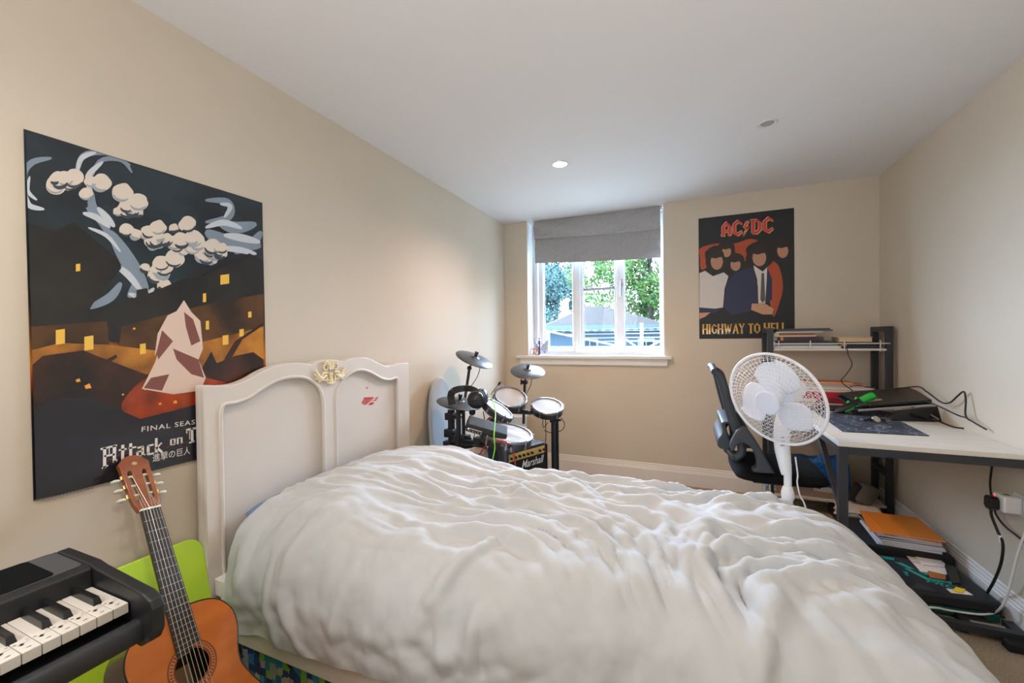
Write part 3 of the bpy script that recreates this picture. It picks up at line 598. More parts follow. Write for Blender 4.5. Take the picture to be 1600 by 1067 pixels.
# band name in angular capitals
def quadline(mb, X, segs):
    for q in segs: mb.prism(q, 0, X)
def band(mb, X, g):                                  # letters in a 4.2 x 1.5 cell box
    A = [[(0, 0), (.28, -.06), (.28, .95), (.0, .95)], [(.62, -.06), (.9, 0), (.9, .95), (.62, .95)], [(0, .95), (.28, .95), (.45, 1.15), (.62, .95), (.9, .95), (.5, 1.45), (.4, 1.45)], [(.28, .35), (.62, .35), (.62, .55), (.28, .55)], [(-.12, -.05), (.0, 0), (.0, .15)]]
    Cc = [[(0, .15), (.28, .25), (.28, 1.05), (0, 1.1)], [(0, 1.1), (.28, 1.05), (.48, 1.2), (.85, 1.0), (.8, 1.25), (.5, 1.5), (.42, 1.5)], [(0, .15), (.42, -.15), (.5, -.15), (.85, .15), (.85, .38), (.48, .15), (.28, .25)]]
    Dd = [[(-.05, 1.4), (.6, 1.4), (.6, 1.2), (.1, 1.2)], [(.1, 1.2), (.38, 1.2), (.38, .0), (.1, -.05)], [(.6, 1.4), (.98, 1.05), (.98, .25), (.7, .32), (.7, 1.0), (.5, 1.2)], [(.1, -.05), (.6, -.15), (.98, .25), (.7, .32), (.5, .12), (.38, .1)]]
    Z = [[(.35, 1.25), (.62, 1.3), (.36, .72), (.08, .66)], [(.08, .66), (.6, .78), (.62, .62), (.3, .5)], [(.42, .68), (.62, .74), (.0, -.3)]]
    for gl_, o in ((A, 0), (Cc, 1.05), (Z, 1.95), (Dd, 2.7), (Cc, 3.85)):
        for q in gl_: mb.prism([((a+o)*g, b*g) for a, b in q], 0, X)
q0, q1 = bs(232, 282), bs(560, 250)
ux = (q1[0]-q0[0])/4.72
def BL(dx, dy, l): return BX @ frame((q0[0]+.006+dx, q0[1]+dy, l), (1, 0, 0), (0, 1, 0), (0, 0, 1))
def bname(col, dx, dy, l, grow=1): mb = MB(); band(mb, BL(dx, dy, l), ux*grow); return mb
bname(0, .004, -.005, .0007).build('lettering_shadow', pm_('letter_yellow', 'd8a83a'), bpo)
bname(0, -.003, .003, .0009).build('lettering_outline', pm_('letter_pale', 'd9b0a0'), bpo)
bname(0, 0, 0, .0012).build('band_lettering', pm_('letter_red', 'c62a2e'), bpo)
# album title: narrow flared capitals
HL = {'H': [(0, 0, 0, 1, .2), (.5, 0, .5, 1, .2), (0, .5, .5, .5, .12)], 'I': [(0, 0, 0, 1, .2)], 'G': [(.02, .25, .02, .75, .2), (.02, .75, .25, .97, .14), (.25, .97, .5, .8, .12), (.02, .25, .25, .03, .14), (.25, .03, .5, .15, .13), (.5, .1, .5, .45, .16)],
      'W': [(0, 1, .2, 0, .18), (.2, 0, .4, .9, .12), (.4, .9, .58, 0, .18), (.58, 0, .8, 1, .12)], 'A': [(0, 0, .28, 1, .13), (.28, 1, .56, 0, .2), (.12, .32, .45, .32, .1)], 'Y': [(0, 1, .26, .5, .19), (.52, 1, .26, .5, .13), (.26, .5, .26, 0, .2)],
      'T': [(0, .95, .6, .95, .12), (.3, .95, .3, 0, .2)], 'O': [(.02, .25, .02, .75, .2), (.55, .25, .55, .75, .2), (.02, .75, .28, .98, .14), (.55, .75, .28, .98, .14), (.02, .25, .28, .02, .14), (.55, .25, .28, .02, .14)],
      'E': [(0, 0, 0, 1, .2), (0, .95, .42, .95, .12), (0, .5, .36, .5, .12), (0, .05, .42, .05, .12)], 'L': [(0, 0, 0, 1, .2), (0, .05, .42, .05, .12)]}
AD = {'H': .82, 'I': .34, 'G': .8, 'W': 1.06, 'A': .78, 'Y': .72, 'T': .78, 'O': .84, 'E': .66, 'L': .62}
ht = MB(); o_ = 0; gs = []
for ch in 'HIGHWAY TO HELL':
    if ch == ' ': o_ += .34; continue
    gs.append([(a+o_, b, c+o_, d, w) for a, b, c, d, w in HL[ch]])
    for a, b, c, d, w in HL[ch]:
        for (ex, ey) in ((a, b), (c, d)):
            if ey in (0, 1): gs.append([(ex+o_-w*.72, ey, ex+o_+w*.72, ey, .05)])
    o_ += AD[ch]
q0, q1 = bs(112, 912), bs(655, 888)
uw = (q1[0]-q0[0])/o_
Xh = BX @ frame((q0[0]+.008, q0[1]+.004, .0012), (uw, 0, 0), (0, .074, 0), (0, 0, 1))
strokes(ht, Xh, gs, 1); ht.build('title_lettering', pm_('letter_gold', 'e0a83a'), bpo)
# ------------------------------------------------------------------ classical guitar
GX = frame((.140, .7082, .7445), Vector((-.0376, .9923, -.1178))*.97, Vector((-.5709, .0754, .8175))*.97, Vector((.8201, .098, .5637))*.97)
gt = thing('classical_guitar', 'orange classical guitar leaning against the left wall beside the keyboard', 'guitar', (.45, .66, 0))
half = [(.312, .0), (.314, .05), (.325, .093), (.345, .119), (.375, .137), (.405, .1425), (.44, .138), (.48, .125), (.51, .119), (.54, .122), (.58, .138), (.63, .162), (.68, .180), (.72, .186), (.77, .177), (.82, .145), (.85, .095), (.868, .04), (.871, 0)]
gR = sp2([(x, -d) for d, x in half], 4); gout = gR + [(-x, y) for x, y in gR[::-1][1:-1]]
spruce = M('guitar_top', 'b8661a', .22, coat=.6, var=('aa5812', 26, (1, .05, 1))); side = M('guitar_side', '4a3a22', .25, coat=.5)
mah = M('guitar_neck', '8a4a26', .35, var=('7a3c1c', 30, (1, .06, 1)), coat=.3); ebony = M('fingerboard', '26201d', .4); fretm = M('fret_metal', 'c8c4ba', .25, .9)
HC = -.470; circ = lambda r, n=40: [(r*math.cos(6.2832*i/n), HC+r*math.sin(6.2832*i/n)) for i in range(n)]
Z = lambda z: GX @ Matrix.Translation((0, 0, z))
b = MB(); n = len(gout)
vs = [GX @ Vector((x, y, -.002)) for x, y in gout] + [GX @ Vector((x, y, -.095)) for x, y in gout]
b.add(vs, [(i, (i+1) % n, n+(i+1) % n, n+i) for i in range(n)] + [tuple(range(n, 2*n))])
b.build('body', side, gt, smooth=50)
sb = MB(); sb.sheet([gout, circ(.0435)], .003, .0008, Z(-.003)); sb.build('soundboard', spruce, gt, smooth=40)
MB().tube([GX @ Vector((x, y, -.001)) for x, y in gout], .0022, 6, closed=True).build('binding', ebony, gt, smooth=60)
rm = MB(); rm.mat(0)
for r0, r1, k in ((.0445, .0462, 0), (.0475, .0485, 0), (.0485, .0585, 1), (.0585, .0595, 0), (.0608, .0622, 0)): rm.mat(k); rm.sheet([circ(r1, 56), circ(r0, 56)], .0004, 0, Z(.0002))
rm.mat(0)
for i in range(44):
    a = i*6.2832/44; rm.prism([(.0505*math.cos(a), HC+.0505*math.sin(a)), (.0565*math.cos(a-.02), HC+.0565*math.sin(a-.02)), (.0565*math.cos(a+.05), HC+.0565*math.sin(a+.05)), (.0505*math.cos(a+.05), HC+.0505*math.sin(a+.05))], .0003, Z(.0006))
rm.build('rosette', [M('rosette_dark', '3a1c10', .4), M('rosette_wood', 'b06a30', .4)], gt)
MB().box((-.035, -.56, -.0945), (.045, -.455, -.0935), GX).build('paper_label', M('label_paper', 'b08a62', .8), gt)
nk = MB()
def neck(s, t):
    d = .325*s; w = .0255+.0045*s; a = math.pi*t; return GX @ Vector((w*math.cos(a), -d, -.002-.017*math.sin(a)))
nk.grid(neck, 8, 10); nk.box((-.03, -.335, -.09), (.03, -.30, -.002), GX); nk.build('neck', mah, gt, smooth=50)
fb = MB(); fb.prism([(-.0262, 0), (.0262, 0), (.0315, -.418), (.012, -.418), (.0, -.433), (-.0316, -.438)], .0065, Z(-.001)); fb.build('fingerboard', ebony, gt)
fl = [.65*(1-2**(-k/12)) for k in range(1, 20)]
for k, d in enumerate(fl):
    w = .0262+.0053*d/.42
    x0 = -w; x1 = w if k < 18 else -.004
    MB().tube([GX @ Vector((x0, -d, .0058)), GX @ Vector((x1, -d, .0058))], .0011, 6).build('fret', fretm, gt, smooth=60)
MB().box((-.0265, -.002, -.002), (.0265, .004, .0085), GX).build('nut', M('bone', 'e8e2d4', .4), gt, bevel=.001)
HX_ = GX @ Matrix.Rotation(math.radians(-4), 4, 'X')
hout = [(-.0262, .002), (.0262, .002), (.034, .028), (.036, .05), (.039, .150), (.041, .170), (.024, .190), (.010, .197), (-.010, .197), (-.024, .190), (-.041, .170), (-.039, .150), (-.036, .05), (-.034, .028)]
slot = lambda sg: [(sg*x, y) for x, y in [(.0115, .050), (.014, .040), (.020, .036), (.024, .042), (.025, .055), (.0262, .132), (.0245, .140), (.018, .143), (.0135, .138), (.0125, .128)]]
hs = MB(); hs.sheet([hout, slot(1), slot(-1)], .016, .0015, HX_ @ Matrix.Translation((0, 0, -.017))); hs.build('headstock', mah, gt, smooth=40)
em = MB(); ec = lambda r, n=24: [(r*math.cos(6.2832*i/n)*1.25, .166+r*math.sin(6.2832*i/n)) for i in range(n)]
em.sheet([ec(.0058), ec(.0049)], .0006, 0, HX_ @ Matrix.Translation((0, 0, -.0005)))
for k in range(3): a = k*math.pi/3+.52; em.prism([(1.25*.0046*math.cos(a+o)*s, .166+.0046*math.sin(a+o)*s) for s, o in ((1, -.14), (1, .14), (-1, -.14), (-1, .14))], .0004, HX_ @ Matrix.Translation((0, 0, -.0004)))
em.build('crossed_emblem', M('emblem_gold', 'd8c49a', .4), gt)
pearl = M('pearl', 'd8d6cc', .3); gold = M('tuner_brass', 'b89a58', .3, .9)
def sx_at(i): return -.0205+.0082*i
for sg in (-1, 1):
    MB().box((sg*.0352-.0012, .045, -.013), (sg*.0352+.0026*sg+.0012, .140, -.005), HX_).build('tuner_plate', gold, gt)
    for k in range(3):
        y = .058+.033*k; p = MB(); p.mat(0)
        p.tube([HX_ @ Vector((sg*.010, y, -.008)), HX_ @ Vector((sg*.028, y, -.008))], .0042, 10)
        p.mat(1); p.tube([HX_ @ Vector((sg*.034, y, -.009)), HX_ @ Vector((sg*.045, y-.004, -.012))], .0024, 8); p.tube([HX_ @ Vector((sg*.039, y-.006, -.010)), HX_ @ Vector((sg*.039, y+.006, -.010))], .005, 10)
        p.mat(2); p.ball(HX_ @ Vector((sg*.054, y-.006, -.013)), .0115, 12, (1.1, .5, .8), HX_.to_3x3().normalized().to_4x4())
        p.build('tuning_peg', [M('roller', 'd8c8a0', .4), gold, pearl], gt, smooth=50)
strm = M('string', 'c9c6bd', .3, .6)
for i in range(6):
    x = sx_at(i); xb = -.0285+.0114*i; k = (2-i) if i < 3 else (i-3); sg = -1 if i < 3 else 1; y = .058+.033*(2-k)
    r = (.0008, .00075, .0007, .0007, .0006, .0005)[i]
    MB().tube([HX_ @ Vector((sg*(.0145+.001*k), y, -.004)), GX @ Vector((x, .004, .0088)), GX @ Vector((x, -.002, .0086)), GX @ Vector((xb, -.65, .012))], r, 5).build('string', strm, gt, smooth=60)
MB().box((-.09, -.665, 0), (.09, -.638, .009), GX).build('bridge', ebony, gt, bevel=.002)

# ------------------------------------------------------------------ digital piano, its stand
kb = thing('digital_piano', 'black digital piano with white sticker marked keys at lower left', 'keyboard', (.5, -.2, .655))
kmat = M('keyboard_case', '1f2022', .45, bump=(500, .15, .0006))
bd = MB()                                            # case: end cheek, back deck, key bed
XZ = frame((0, 0, 0), (1, 0, 0), (0, 0, 1), (0, -1, 0))   # profile in x-z, extruded toward -y
cheek = [(.325, .66), (.325, .775), (.335, .784), (.47, .784), (.50, .779), (.67, .766), (.695, .758), (.703, .742), (.703, .70), (.69, .678), (.66, .66)]
bd.prism(cheek, .022, frame((0, .464, 0), (1, 0, 0), (0, 0, 1), (0, -1, 0)))
deck = [(.325, .66), (.325, .775), (.335, .784), (.47, .784), (.487, .779), (.490, .735), (.49, .70), (.628, .70), (.628, .66)]
bd.prism(deck, 1.30, frame((0, .4425, 0), (1, 0, 0), (0, 0, 1), (0, -1, 0)))
bd.build('case', kmat, kb, bevel=.004, seg=3)
sl = MB(); sl.prism(sp2([(.632, .672), (.632, .700), (.645, .712), (.660, .712), (.668, .70), (.668, .678), (.655, .668), (.64, .668)], 3, True), 1.30, frame((0, .4425, 0), (1, 0, 0), (0, 0, 1), (0, -1, 0)))
sl.build('front_bar', M('front_bar', '2b2d31', .35), kb, smooth=40)
gr = MB(); gr.prism(rrect(.130, 1.24, .014, 4, .404, -.184), .0016, frame((0, 0, .784), (1, 0, 0), (0, 1, 0), (0, 0, 1))); gr.build('speaker_surround', M('surround_grey', '4a4b4d', .5), kb)
gr = MB(); gr.prism(rrect(.126, 1.19, .01, 4, .403, -.200), .0012, frame((0, 0, .7856), (1, 0, 0), (0, 1, 0), (0, 0, 1))); gr.build('speaker_cloth', M('speaker_cloth', '101112', 1, bump=(900, .8, .001), spec=.1), kb)
wk = M('white_key', 'd9d3c9', .3); sk = M('key_sticker', '3a3a3c', .7); bk = M('black_key', '1a1a1c', .25); skg = M('sticker_grey', 'c0bcb6', .7)
KY, KW = .4395, .0235
for i in range(21):
    y1 = KY-KW*i-.0005; y0 = KY-KW*(i+1)+.0005; m = MB(); m.mat(0); m.box((.492, y0, .7225), (.629, y1, .742))
    m.mat(1); yc = (y0+y1)/2; zt = .7423
    F = lambda x, y: frame((x, yc+y, zt), (0, 1, 0), (-1, 0, 0), (0, 0, 1))
    m.prism([(-.002, -.0035), (.002, -.003), (.0035, .001), (.001, .004), (-.003, .0015)], 0, F(.600, -.003)); m.prism([(-.004, -.0004), (.004, -.0004), (.004, .0004), (-.004, .0004)], 0, F(.600, -.003)); m.prism([(-.0004, -.005), (.0004, -.005), (.0004, .005), (-.0004, .005)], 0, F(.600, -.003))
    m.prism([(-.0022, -.001), (.0022, -.001), (.0022, .001), (-.0022, .001)], 0, F(.592, -.0085)); m.prism([(-.002, -.0007), (.002, -.0007), (.002, .0007), (-.002, .0007)], 0, F(.588, .007))
    m.prism([(-.004, -.0006), (.003, -.0012), (.003, .0012), (-.002, .0009)], 0, F(.617, 0))
    m.mat(2); m.prism([(-.005, -.0015), (.006, -.0015), (.006, .0015), (-.005, .0015)], 0, F(.5955, .004))
    m.build('white_key', [wk, sk, skg], kb, bevel=.0012)
for i in range(1, 21):
    nm = 'GFEDCBA'[(i-1) % 7]                        # the white key on the right of this gap
    if nm in 'FC': continue
    if 'GFEDCBA'[(i-1) % 7] in ('G', 'E', 'D', 'B', 'A'):
        dy = {'G': -.003, 'E': .0028, 'D': -.0011, 'B': .0036, 'A': 0}[nm]; y = KY-KW*i+dy
        m = MB(); a, c = .0068, .0048
        vs = [(.492, y-a, .740), (.583, y-a, .740), (.583, y+a, .740), (.492, y+a, .740), (.492, y-c, .7545), (.575, y-c, .7545), (.575, y+c, .7545), (.492, y+c, .7545)]
        m.add(vs, [(0, 3, 2, 1), (4, 5, 6, 7), (0, 1, 5, 4), (1, 2, 6, 5), (2, 3, 7, 6), (3, 0, 4, 7)])
        m.build('black_key', bk, kb, bevel=.001)
ic = MB(); ic.prism([(-.004, -.002), (.004, -.002), (.004, .002), (-.004, .002)], 0, frame((.4805, .30, .7845), (0, 1, 0), (-1, 0, 0), (0, 0, 1))); ic.build('panel_symbol', M('symbol', 'b8b6b0', .6), kb)
st = thing('keyboard_stand', 'black stand under the digital piano', 'keyboard stand', (.49, -.2, 0))
MB().box((.35, .255, .60), (.60, .335, .654)).build('support_arm', black, st, bevel=.006)
MB().box((.35, -.70, .60), (.60, -.62, .654)).build('support_arm', black, st, bevel=.006)
MB().bar((.36, .255, .62), (.60, -.1, .02), .03, .03).build('leg', black, st); MB().bar((.60, .235, .62), (.36, -.1, .02), .03, .03).build('leg', black, st)
MB().box((.30, -.12, .0), (.68, -.08, .04)).build('foot', black, st)

# ------------------------------------------------------------------ lime board, grey board
LX = frame((.165, 0, .001), (0, 1, 0), (-.242, 0, .97), (.97, 0, .242))
lb = MB(); lb.sheet([rrect(.40, .575, .05, 6, .705, .2876)], .014, .003, LX)
tag(lb.build('lime_board', M('lime', 'b2d636', .35, coat=.2), loc=(.17, .7, 0), smooth=40), 'lime green rounded board leaning on the left wall behind the guitar', 'board')
gb = MB(); gp_ = [(-.145, 0), (.145, 0), (.15, .3), (.148, .62), (.135, .78), (.105, .89), (.06, .95), (0, .972), (-.06, .95), (-.105, .89), (-.135, .78), (-.148, .62), (-.15, .3)]
gb.sheet([sp2(gp_, 4, True)], .03, .010, frame((.075, 2.455, .002), (0, 1, 0), (-.06, 0, .998), (.998, 0, .06)))
tag(gb.build('rounded_board', M('board_grey', 'a9b0b4', .7), loc=(.07, 2.455, 0), smooth=40), 'tall grey round topped board leaning on the left wall behind the drum kit', 'board')

# ------------------------------------------------------------------ electronic drum kit
dk = thing('electronic_drum_kit', 'black electronic drum kit with mesh pads in the corner by the window', 'drum kit', (.5, 2.55, 0))
cym = M('cymbal_rubber', '3b3c40', .35, bump=(200, .1, .0005)); meshw = M('mesh_head', 'dcd9d6', .7, bump=(900, .2, .0005)); shell = M('pad_shell', '1d1b1e', .35); hoop = M('hoop', '6f7077', .25, .6)
def dn(u, v, a, ratio):
    a = math.radians(a); tw = -(FW + RT*((u-800)/FPX) - UP*((v-533.5)/FPX)).normalized()
    e = (RT*math.sin(a)+UP*math.cos(a)); e = (e-tw*e.dot(tw)).normalized(); return e*math.sqrt(1-ratio*ratio)+tw*ratio
def cymbal(u, v, d, a, ratio, r, nut=True, name='cymbal_pad'):
    c = at(u, v, d); X = axis(c, dn(u, v, a, ratio)); m = MB()
    m.lathe([(1e-5, .012), (.012, .012), (.028, .010), (.034, .004), (r*.6, .0), (r-.004, -.009), (r, -.012), (r-.002, -.017), (r*.6, -.008), (.03, -.006), (1e-5, -.006)], X, 48)
    o = m.build(name, cym, dk, smooth=40)
    if nut:
        k = MB(); k.lathe([(.011, .010), (.010, .026), (.013, .038), (.012, .042), (1e-5, .040)], X, 12)
        for j in range(5): k.box((.009, -.003, .034), (.014, .003, .047), X @ Matrix.Rotation(j*1.2566, 4, 'Z'))
        k.build('wing_nut', black, o, smooth=40)
    return X
def pad(u, v, d, a, ratio, r, h, lugs, name):
    c = at(u, v, d); X = axis(c, dn(u, v, a, ratio)); m = MB()
    m.lathe([(r-.004, -.004), (r, -.008), (r, -h+.01), (r-.02, -h), (1e-5, -h)], X, 48); o = m.build(name, shell, dk, smooth=40)
    MB().lathe([(1e-5, 0), (r-.014, 0)], X, 48).build('drum_head', meshw, o)
    m = MB(); m.lathe([(r-.014, -.002), (r-.012, .006), (r-.004, .008), (r+.004, .004), (r+.005, -.008), (r+.001, -.012), (r-.006, -.006)], X, 48)
    m.build('hoop', [hoop], o, smooth=50)
    for j in range(lugs):
        k = MB(); k.tube([(r+.003, 0, .006), (r+.003, 0, -h*.75)], .0035, 6); k.box((r-.002, -.006, -h*.7), (r+.007, .006, -h*.3)); k.ball((r+.003, 0, .008), .005, 8)
        Y = X @ Matrix.Rotation(j*6.2832/lugs+.4, 4, 'Z'); k.v = [Y @ p for p in k.v]; k.build('lug', steel, o, smooth=40)
    return X
XC = cymbal(742, 559, 3.0, 21, .30, .142); XR = cymbal(824.5, 578, 3.15, 3, .40, .133); XH = cymbal(718, 627, 2.72, 8, .27, .150, True, 'hi_hat_pad')
XA = pad(797.5, 620, 2.9, 13, .58, .117, .055, 6, 'tom_pad'); XB = pad(855, 634, 2.9, 5, .50, .112, .055, 6, 'tom_pad'); XT2 = pad(779, 638, 2.66, 33, .26, .108, .05, 6, 'tom_pad'); XS = pad(792, 676, 2.42, 8, .36, .152, .06, 8, 'snare_pad')
def L(u, v, d): return at(u, v, d)
def down(u, v, d): p = at(u, v, d); return Vector((p.x, p.y, .0))
for (u, v, d, r) in ((705, 640, 2.78, .024), (716, 640, 2.6, .016), (866, 648, 2.92, .024), (748, 690, 2.52, .019)):
    p = L(u, v, d); MB().tube([(p.x, p.y, .0), p], r, 12).build('rack_post', metalb, dk, smooth=40)
pA, pB, pC, pD = (L(u, v, d) for u, v, d in ((705, 690, 2.78), (716, 688, 2.6), (866, 662, 2.92), (748, 692, 2.52)))
MB().tube([pA, pD], .017, 10).build('rack_bar', metalb, dk, smooth=40); MB().tube([L(705, 700, 2.78), L(790, 690, 2.75)], .016, 10).build('rack_bar', metalb, dk, smooth=40)
MB().tube([L(790, 643, 2.9), L(866, 646, 2.93)], .014, 10).build('rack_bar', metalb, dk, smooth=40); MB().tube([L(770, 660, 2.8), L(800, 642, 2.9)], .014, 10).build('rack_bar', metalb, dk, smooth=40)
for u, v, d, r in ((704, 650, 2.78, .03), (704, 676, 2.78, .034), (702, 694, 2.78, .032), (716, 684, 2.62, .026), (728, 684, 2.7, .024), (820, 643, 2.9, .018), (748, 688, 2.52, .026), (866, 655, 2.92, .027), (752, 698, 2.5, .022)):
    c = L(u, v, d); m = MB(); m.box(c-Vector((r, r, r*.8)), c+Vector((r, r, r*.8))); m.tube([c+Vector((r, -r*.3, 0)), c+Vector((r*2, -r*.6, 0))], r*.35, 6); m.build('clamp', black, dk, bevel=.006)
c0_ = Vector((XC[0][3], XC[1][3], XC[2][3])); nz = Vector((XC[0][2], XC[1][2], XC[2][2])); j0 = L(733.5, 575, 2.98); j1 = L(724, 640, 2.9)
MB().tube([c0_-nz*.006, j0], .006, 8).tube([j0, j1], .0105, 10).ball(j0, .018, 12).tube([j1, (j1.x, j1.y, .3)], .013, 10).build('cymbal_stand', metalb, dk, smooth=40)
c0_ = Vector((XR[0][3], XR[1][3], XR[2][3])); j0 = L(820, 597, 3.12); j1 = L(818, 662, 3.0)
m = MB(); m.tube([c0_, j0], .006, 8).tube([j0, j1], .0105, 10).box(j0-Vector((.03, .014, .014)), j0+Vector((.02, .014, .014))).tube([j0+Vector((-.03, 0, -.02)), j0+Vector((-.03, 0, .022))], .006, 8); m.build('cymbal_stand', metalb, dk, smooth=40)
c0_ = Vector((XH[0][3], XH[1][3], XH[2][3])); MB().tube([c0_, L(716, 641, 2.62)], .012, 8).ball(L(722, 642, 2.64), .02, 10).ball(L(738, 644, 2.64), .022, 10).build('hi_hat_clamp', black, dk, smooth=50)
for X, h in ((XA, .055), (XB, .055), (XT2, .05), (XS, .06)):
    a = X @ Vector((0, 0, -h)); b_ = X @ Vector((0, .02, -h-.05)); MB().tube([a, b_], .010, 8).build('pad_arm', metalb, dk, smooth=40)
MB().tube([X_ for X_ in (XS @ Vector((0, .02, -.10)), L(752, 690, 2.5))], .010, 8).tube([XA @ Vector((0, .02, -.10)), L(800, 645, 2.9)], .010, 8).tube([XT2 @ Vector((0, .02, -.09)), L(772, 660, 2.79)], .010, 8).tube([XB @ Vector((0, .02, -.10)), L(864, 655, 2.93)], .010, 8).build('pad_arm', metalb, dk, smooth=40)
# sound module: wedge with its face toward the player
mc = L(762, 668, 2.36); mx = (RT*.94-UP*.30+FW*.12).normalized(); mz = (UP*.83+RT*.28-FW*.45); mz = (mz-mx*mz.dot(mx)).normalized(); my = mz.cross(mx); MX = frame(mc, mx, my, mz)
mo = MB(); mo.prism([(-.055, -.024), (.045, -.032), (.05, -.026), (.05, .012), (-.04, .02), (-.058, .0)], .235, frame(mc-mx*.12, my, mz, mx)); mo = mo.build('sound_module', M('module_black', '18191b', .7), dk, bevel=.006)
MB().tube([mc-my*.0-mz*.015, L(752, 690, 2.5)], .010, 8).build('module_arm', metalb, dk, smooth=40)
sm_ = MB()
for k in range(5): sm_.box((-.10+k*.016, -.0615, -.012), (-.092+k*.016, -.05, -.004), MX)
sm_.box((-.10, -.060, .003), (-.03, -.050, .006), MX); sm_.build('module_buttons', M('button_grey', '8a8c92', .5), mo)
kn = MB(); kn.lathe([(.008, 0), (.007, .01), (1e-5, .01)], MX @ axis((-.107, -.056, .0), (0, -1, 0)), 12); kn.build('module_knob', steel, mo, smooth=40)
# corrugated cable loom on the right hand post and pad leads
lm_ = MB(); p = L(871, 650, 2.9); lm_.tube([(p.x, p.y, p.z-.02-k*.008) for k in range(80) if p.z-.02-k*.008 > .01], [.009 if k % 2 else .0065 for k in range(len([k for k in range(80) if p.z-.02-k*.008 > .01]))], 8); lm_.build('cable_loom', rubber, dk)
cb = MB()
for pts in ([(751, 571, 2.95), (746, 588, 2.9), (737, 602, 2.8), (730, 612, 2.8)], [(831, 590, 3.1), (829, 602, 3.1), (823, 614, 3.0), (820, 625, 2.95)], [(852, 652, 2.9), (853, 680, 2.85), (851, 705, 2.8), (850, 740, 2.8)], [(876, 652, 2.9), (882, 662, 2.9), (878, 672, 2.9), (862, 676, 2.9), (850, 672, 2.9)],
            [(848, 655, 2.9), (849, 668, 2.9), (856, 660, 2.9)], [(720, 650, 2.6), (726, 664, 2.6), (724, 690, 2.55), (716, 712, 2.6)], [(712, 715, 2.7), (722, 700, 2.6), (735, 712, 2.5), (742, 712, 2.5)], [(700, 702, 2.7), (715, 706, 2.6), (742, 705, 2.5)], [(731, 655, 2.6), (726, 672, 2.6), (722, 680, 2.6)], [(740, 660, 2.6), (742, 676, 2.6), (735, 700, 2.55)], [(755, 643, 2.6), (758, 660, 2.55), (762, 672, 2.5)]):
    cb.tube(spline([L(*q) for q in pts], 6), .0028, 5)
cb.build('pad_cable', rubber, dk, smooth=60)
pd = MB(); pd.box(L(752, 722, 2.45)-Vector((.06, .05, .12)), L(752, 722, 2.45)+Vector((.05, .01, .09))); pd.build('kick_pad', M('kick_pad', 'b9a79b', .8), dk, bevel=.02)
# front stand tube with red cable plugged in
fs = thing('upright_post', 'black upright post with a wing screw in front of the guitar amplifier', 'stand', down(787, 690, 2.3)); p = L(787, 690, 2.3)
MB().tube([(p.x, p.y, .0), (p.x, p.y, p.z)], .028, 18).build('post', M('post_black', '2b2b2e', .3), fs, smooth=40); MB().lathe([(.031, -.02), (.031, .004), (.024, .006), (1e-5, .004)], axis(p, (0, 0, 1)), 18).build('collar', M('collar', '5a4a44', .4), fs, smooth=40)
MB().tube([(p.x+.025, p.y-.01, p.z-.035), (p.x+.055, p.y-.02, p.z-.035)], .006, 8).box((p.x+.05, p.y-.025, p.z-.05), (p.x+.06, p.y-.012, p.z-.02)).build('wing_screw', steel, fs)
p2 = L(772, 694, 2.42); MB().lathe([(.10, 0), (.10, .06), (.04, .07), (.03, .5), (1e-5, .5)], axis((p2.x, p2.y, 0), (0, 0, 1)), 20).build('foot', black, fs, smooth=40)
tag(MB().tube(spline([L(*q) for q in ((746, 716, 2.4), (753, 704, 2.36), (762, 694, 2.32), (775, 690, 2.28), (788, 690, 2.24), (799, 700, 2.3), (804, 716, 2.32), (805, 735, 2.34))], 8), .0045, 6).build('red_cable', M('red_cable', 'b5202a', .4), loc=L(805, 735, 2.34), smooth=60), 'red cable looping over the black post beside the guitar amplifier', 'cable')
tag(MB().tube(spline([L(*q) for q in ((766, 622, 2.6), (771, 628, 2.5), (774, 645, 2.4), (773, 664, 2.3), (772, 682, 2.22), (773, 700, 2.24), (770, 716, 2.24), (766, 730, 2.26))], 8), .0035, 6).build('green_cable', M('green_cable', '7fd43a', .4), loc=L(766, 730, 2.26), smooth=60), 'bright green cable hanging down in front of the snare pad', 'cable')
tag(MB().tube(spline([L(*q) for q in ((758, 660, 2.85), (766, 652, 2.85), (764, 664, 2.85), (770, 655, 2.84), (768, 668, 2.84), (762, 660, 2.84), (774, 662, 2.84), (778, 668, 2.84))], 6), .006, 6).build('red_cable', M('red_cable', 'b5202a', .4), loc=L(765, 660, 2.85), smooth=60), 'bundle of red cable behind the tilted tom pad', 'cable')
# ------------------------------------------------------------------ headphones on the hi-hat pad
hp = thing('headphones', 'black over ear headphones lying on the hi hat pad', 'headphones', L(735, 634, 2.62)); hm = M('headphone_black', '26221f', .5)
# headband: hoop seen from the side
bpts = spline([L(*q) for q in ((707, 632, 2.60), (704.5, 620, 2.60), (707, 612, 2.58), (716, 608, 2.60), (728, 606.5, 2.66), (738, 608, 2.68), (746, 612, 2.66))], 5)
bm = MB()
for i in range(len(bpts)-1): bm.bar(bpts[i], bpts[i+1]+(bpts[i+1]-bpts[i])*.15, .048-.012*i/len(bpts), .013, up=(RT*.2-FW))
bm.build('headband', hm, hp, bevel=.004)
def cup(u, v, d, nrm, r):
    X = axis(L(u, v, d), nrm); m = MB(); m.lathe([(1e-5, .020), (r*.62, .017), (r*.82, .008), (r*.9, 0), (r*.9, -.012)], X, 28); o = m.build('ear_cup', satin, hp, smooth=50)
    m = MB(); m.lathe([(r*.86, -.010), (r, -.014), (r*1.02, -.026), (r*.9, -.036), (r*.5, -.03), (1e-5, -.024)], X, 28); m.build('ear_cushion', M('cushion_black', '1c1a1a', .75), o, smooth=60)
cup(743, 624, 2.50, (RT*-.15+UP*.15-FW*.9), .056); cup(757, 620, 2.60, (RT*.85+UP*.1-FW*.15), .055)
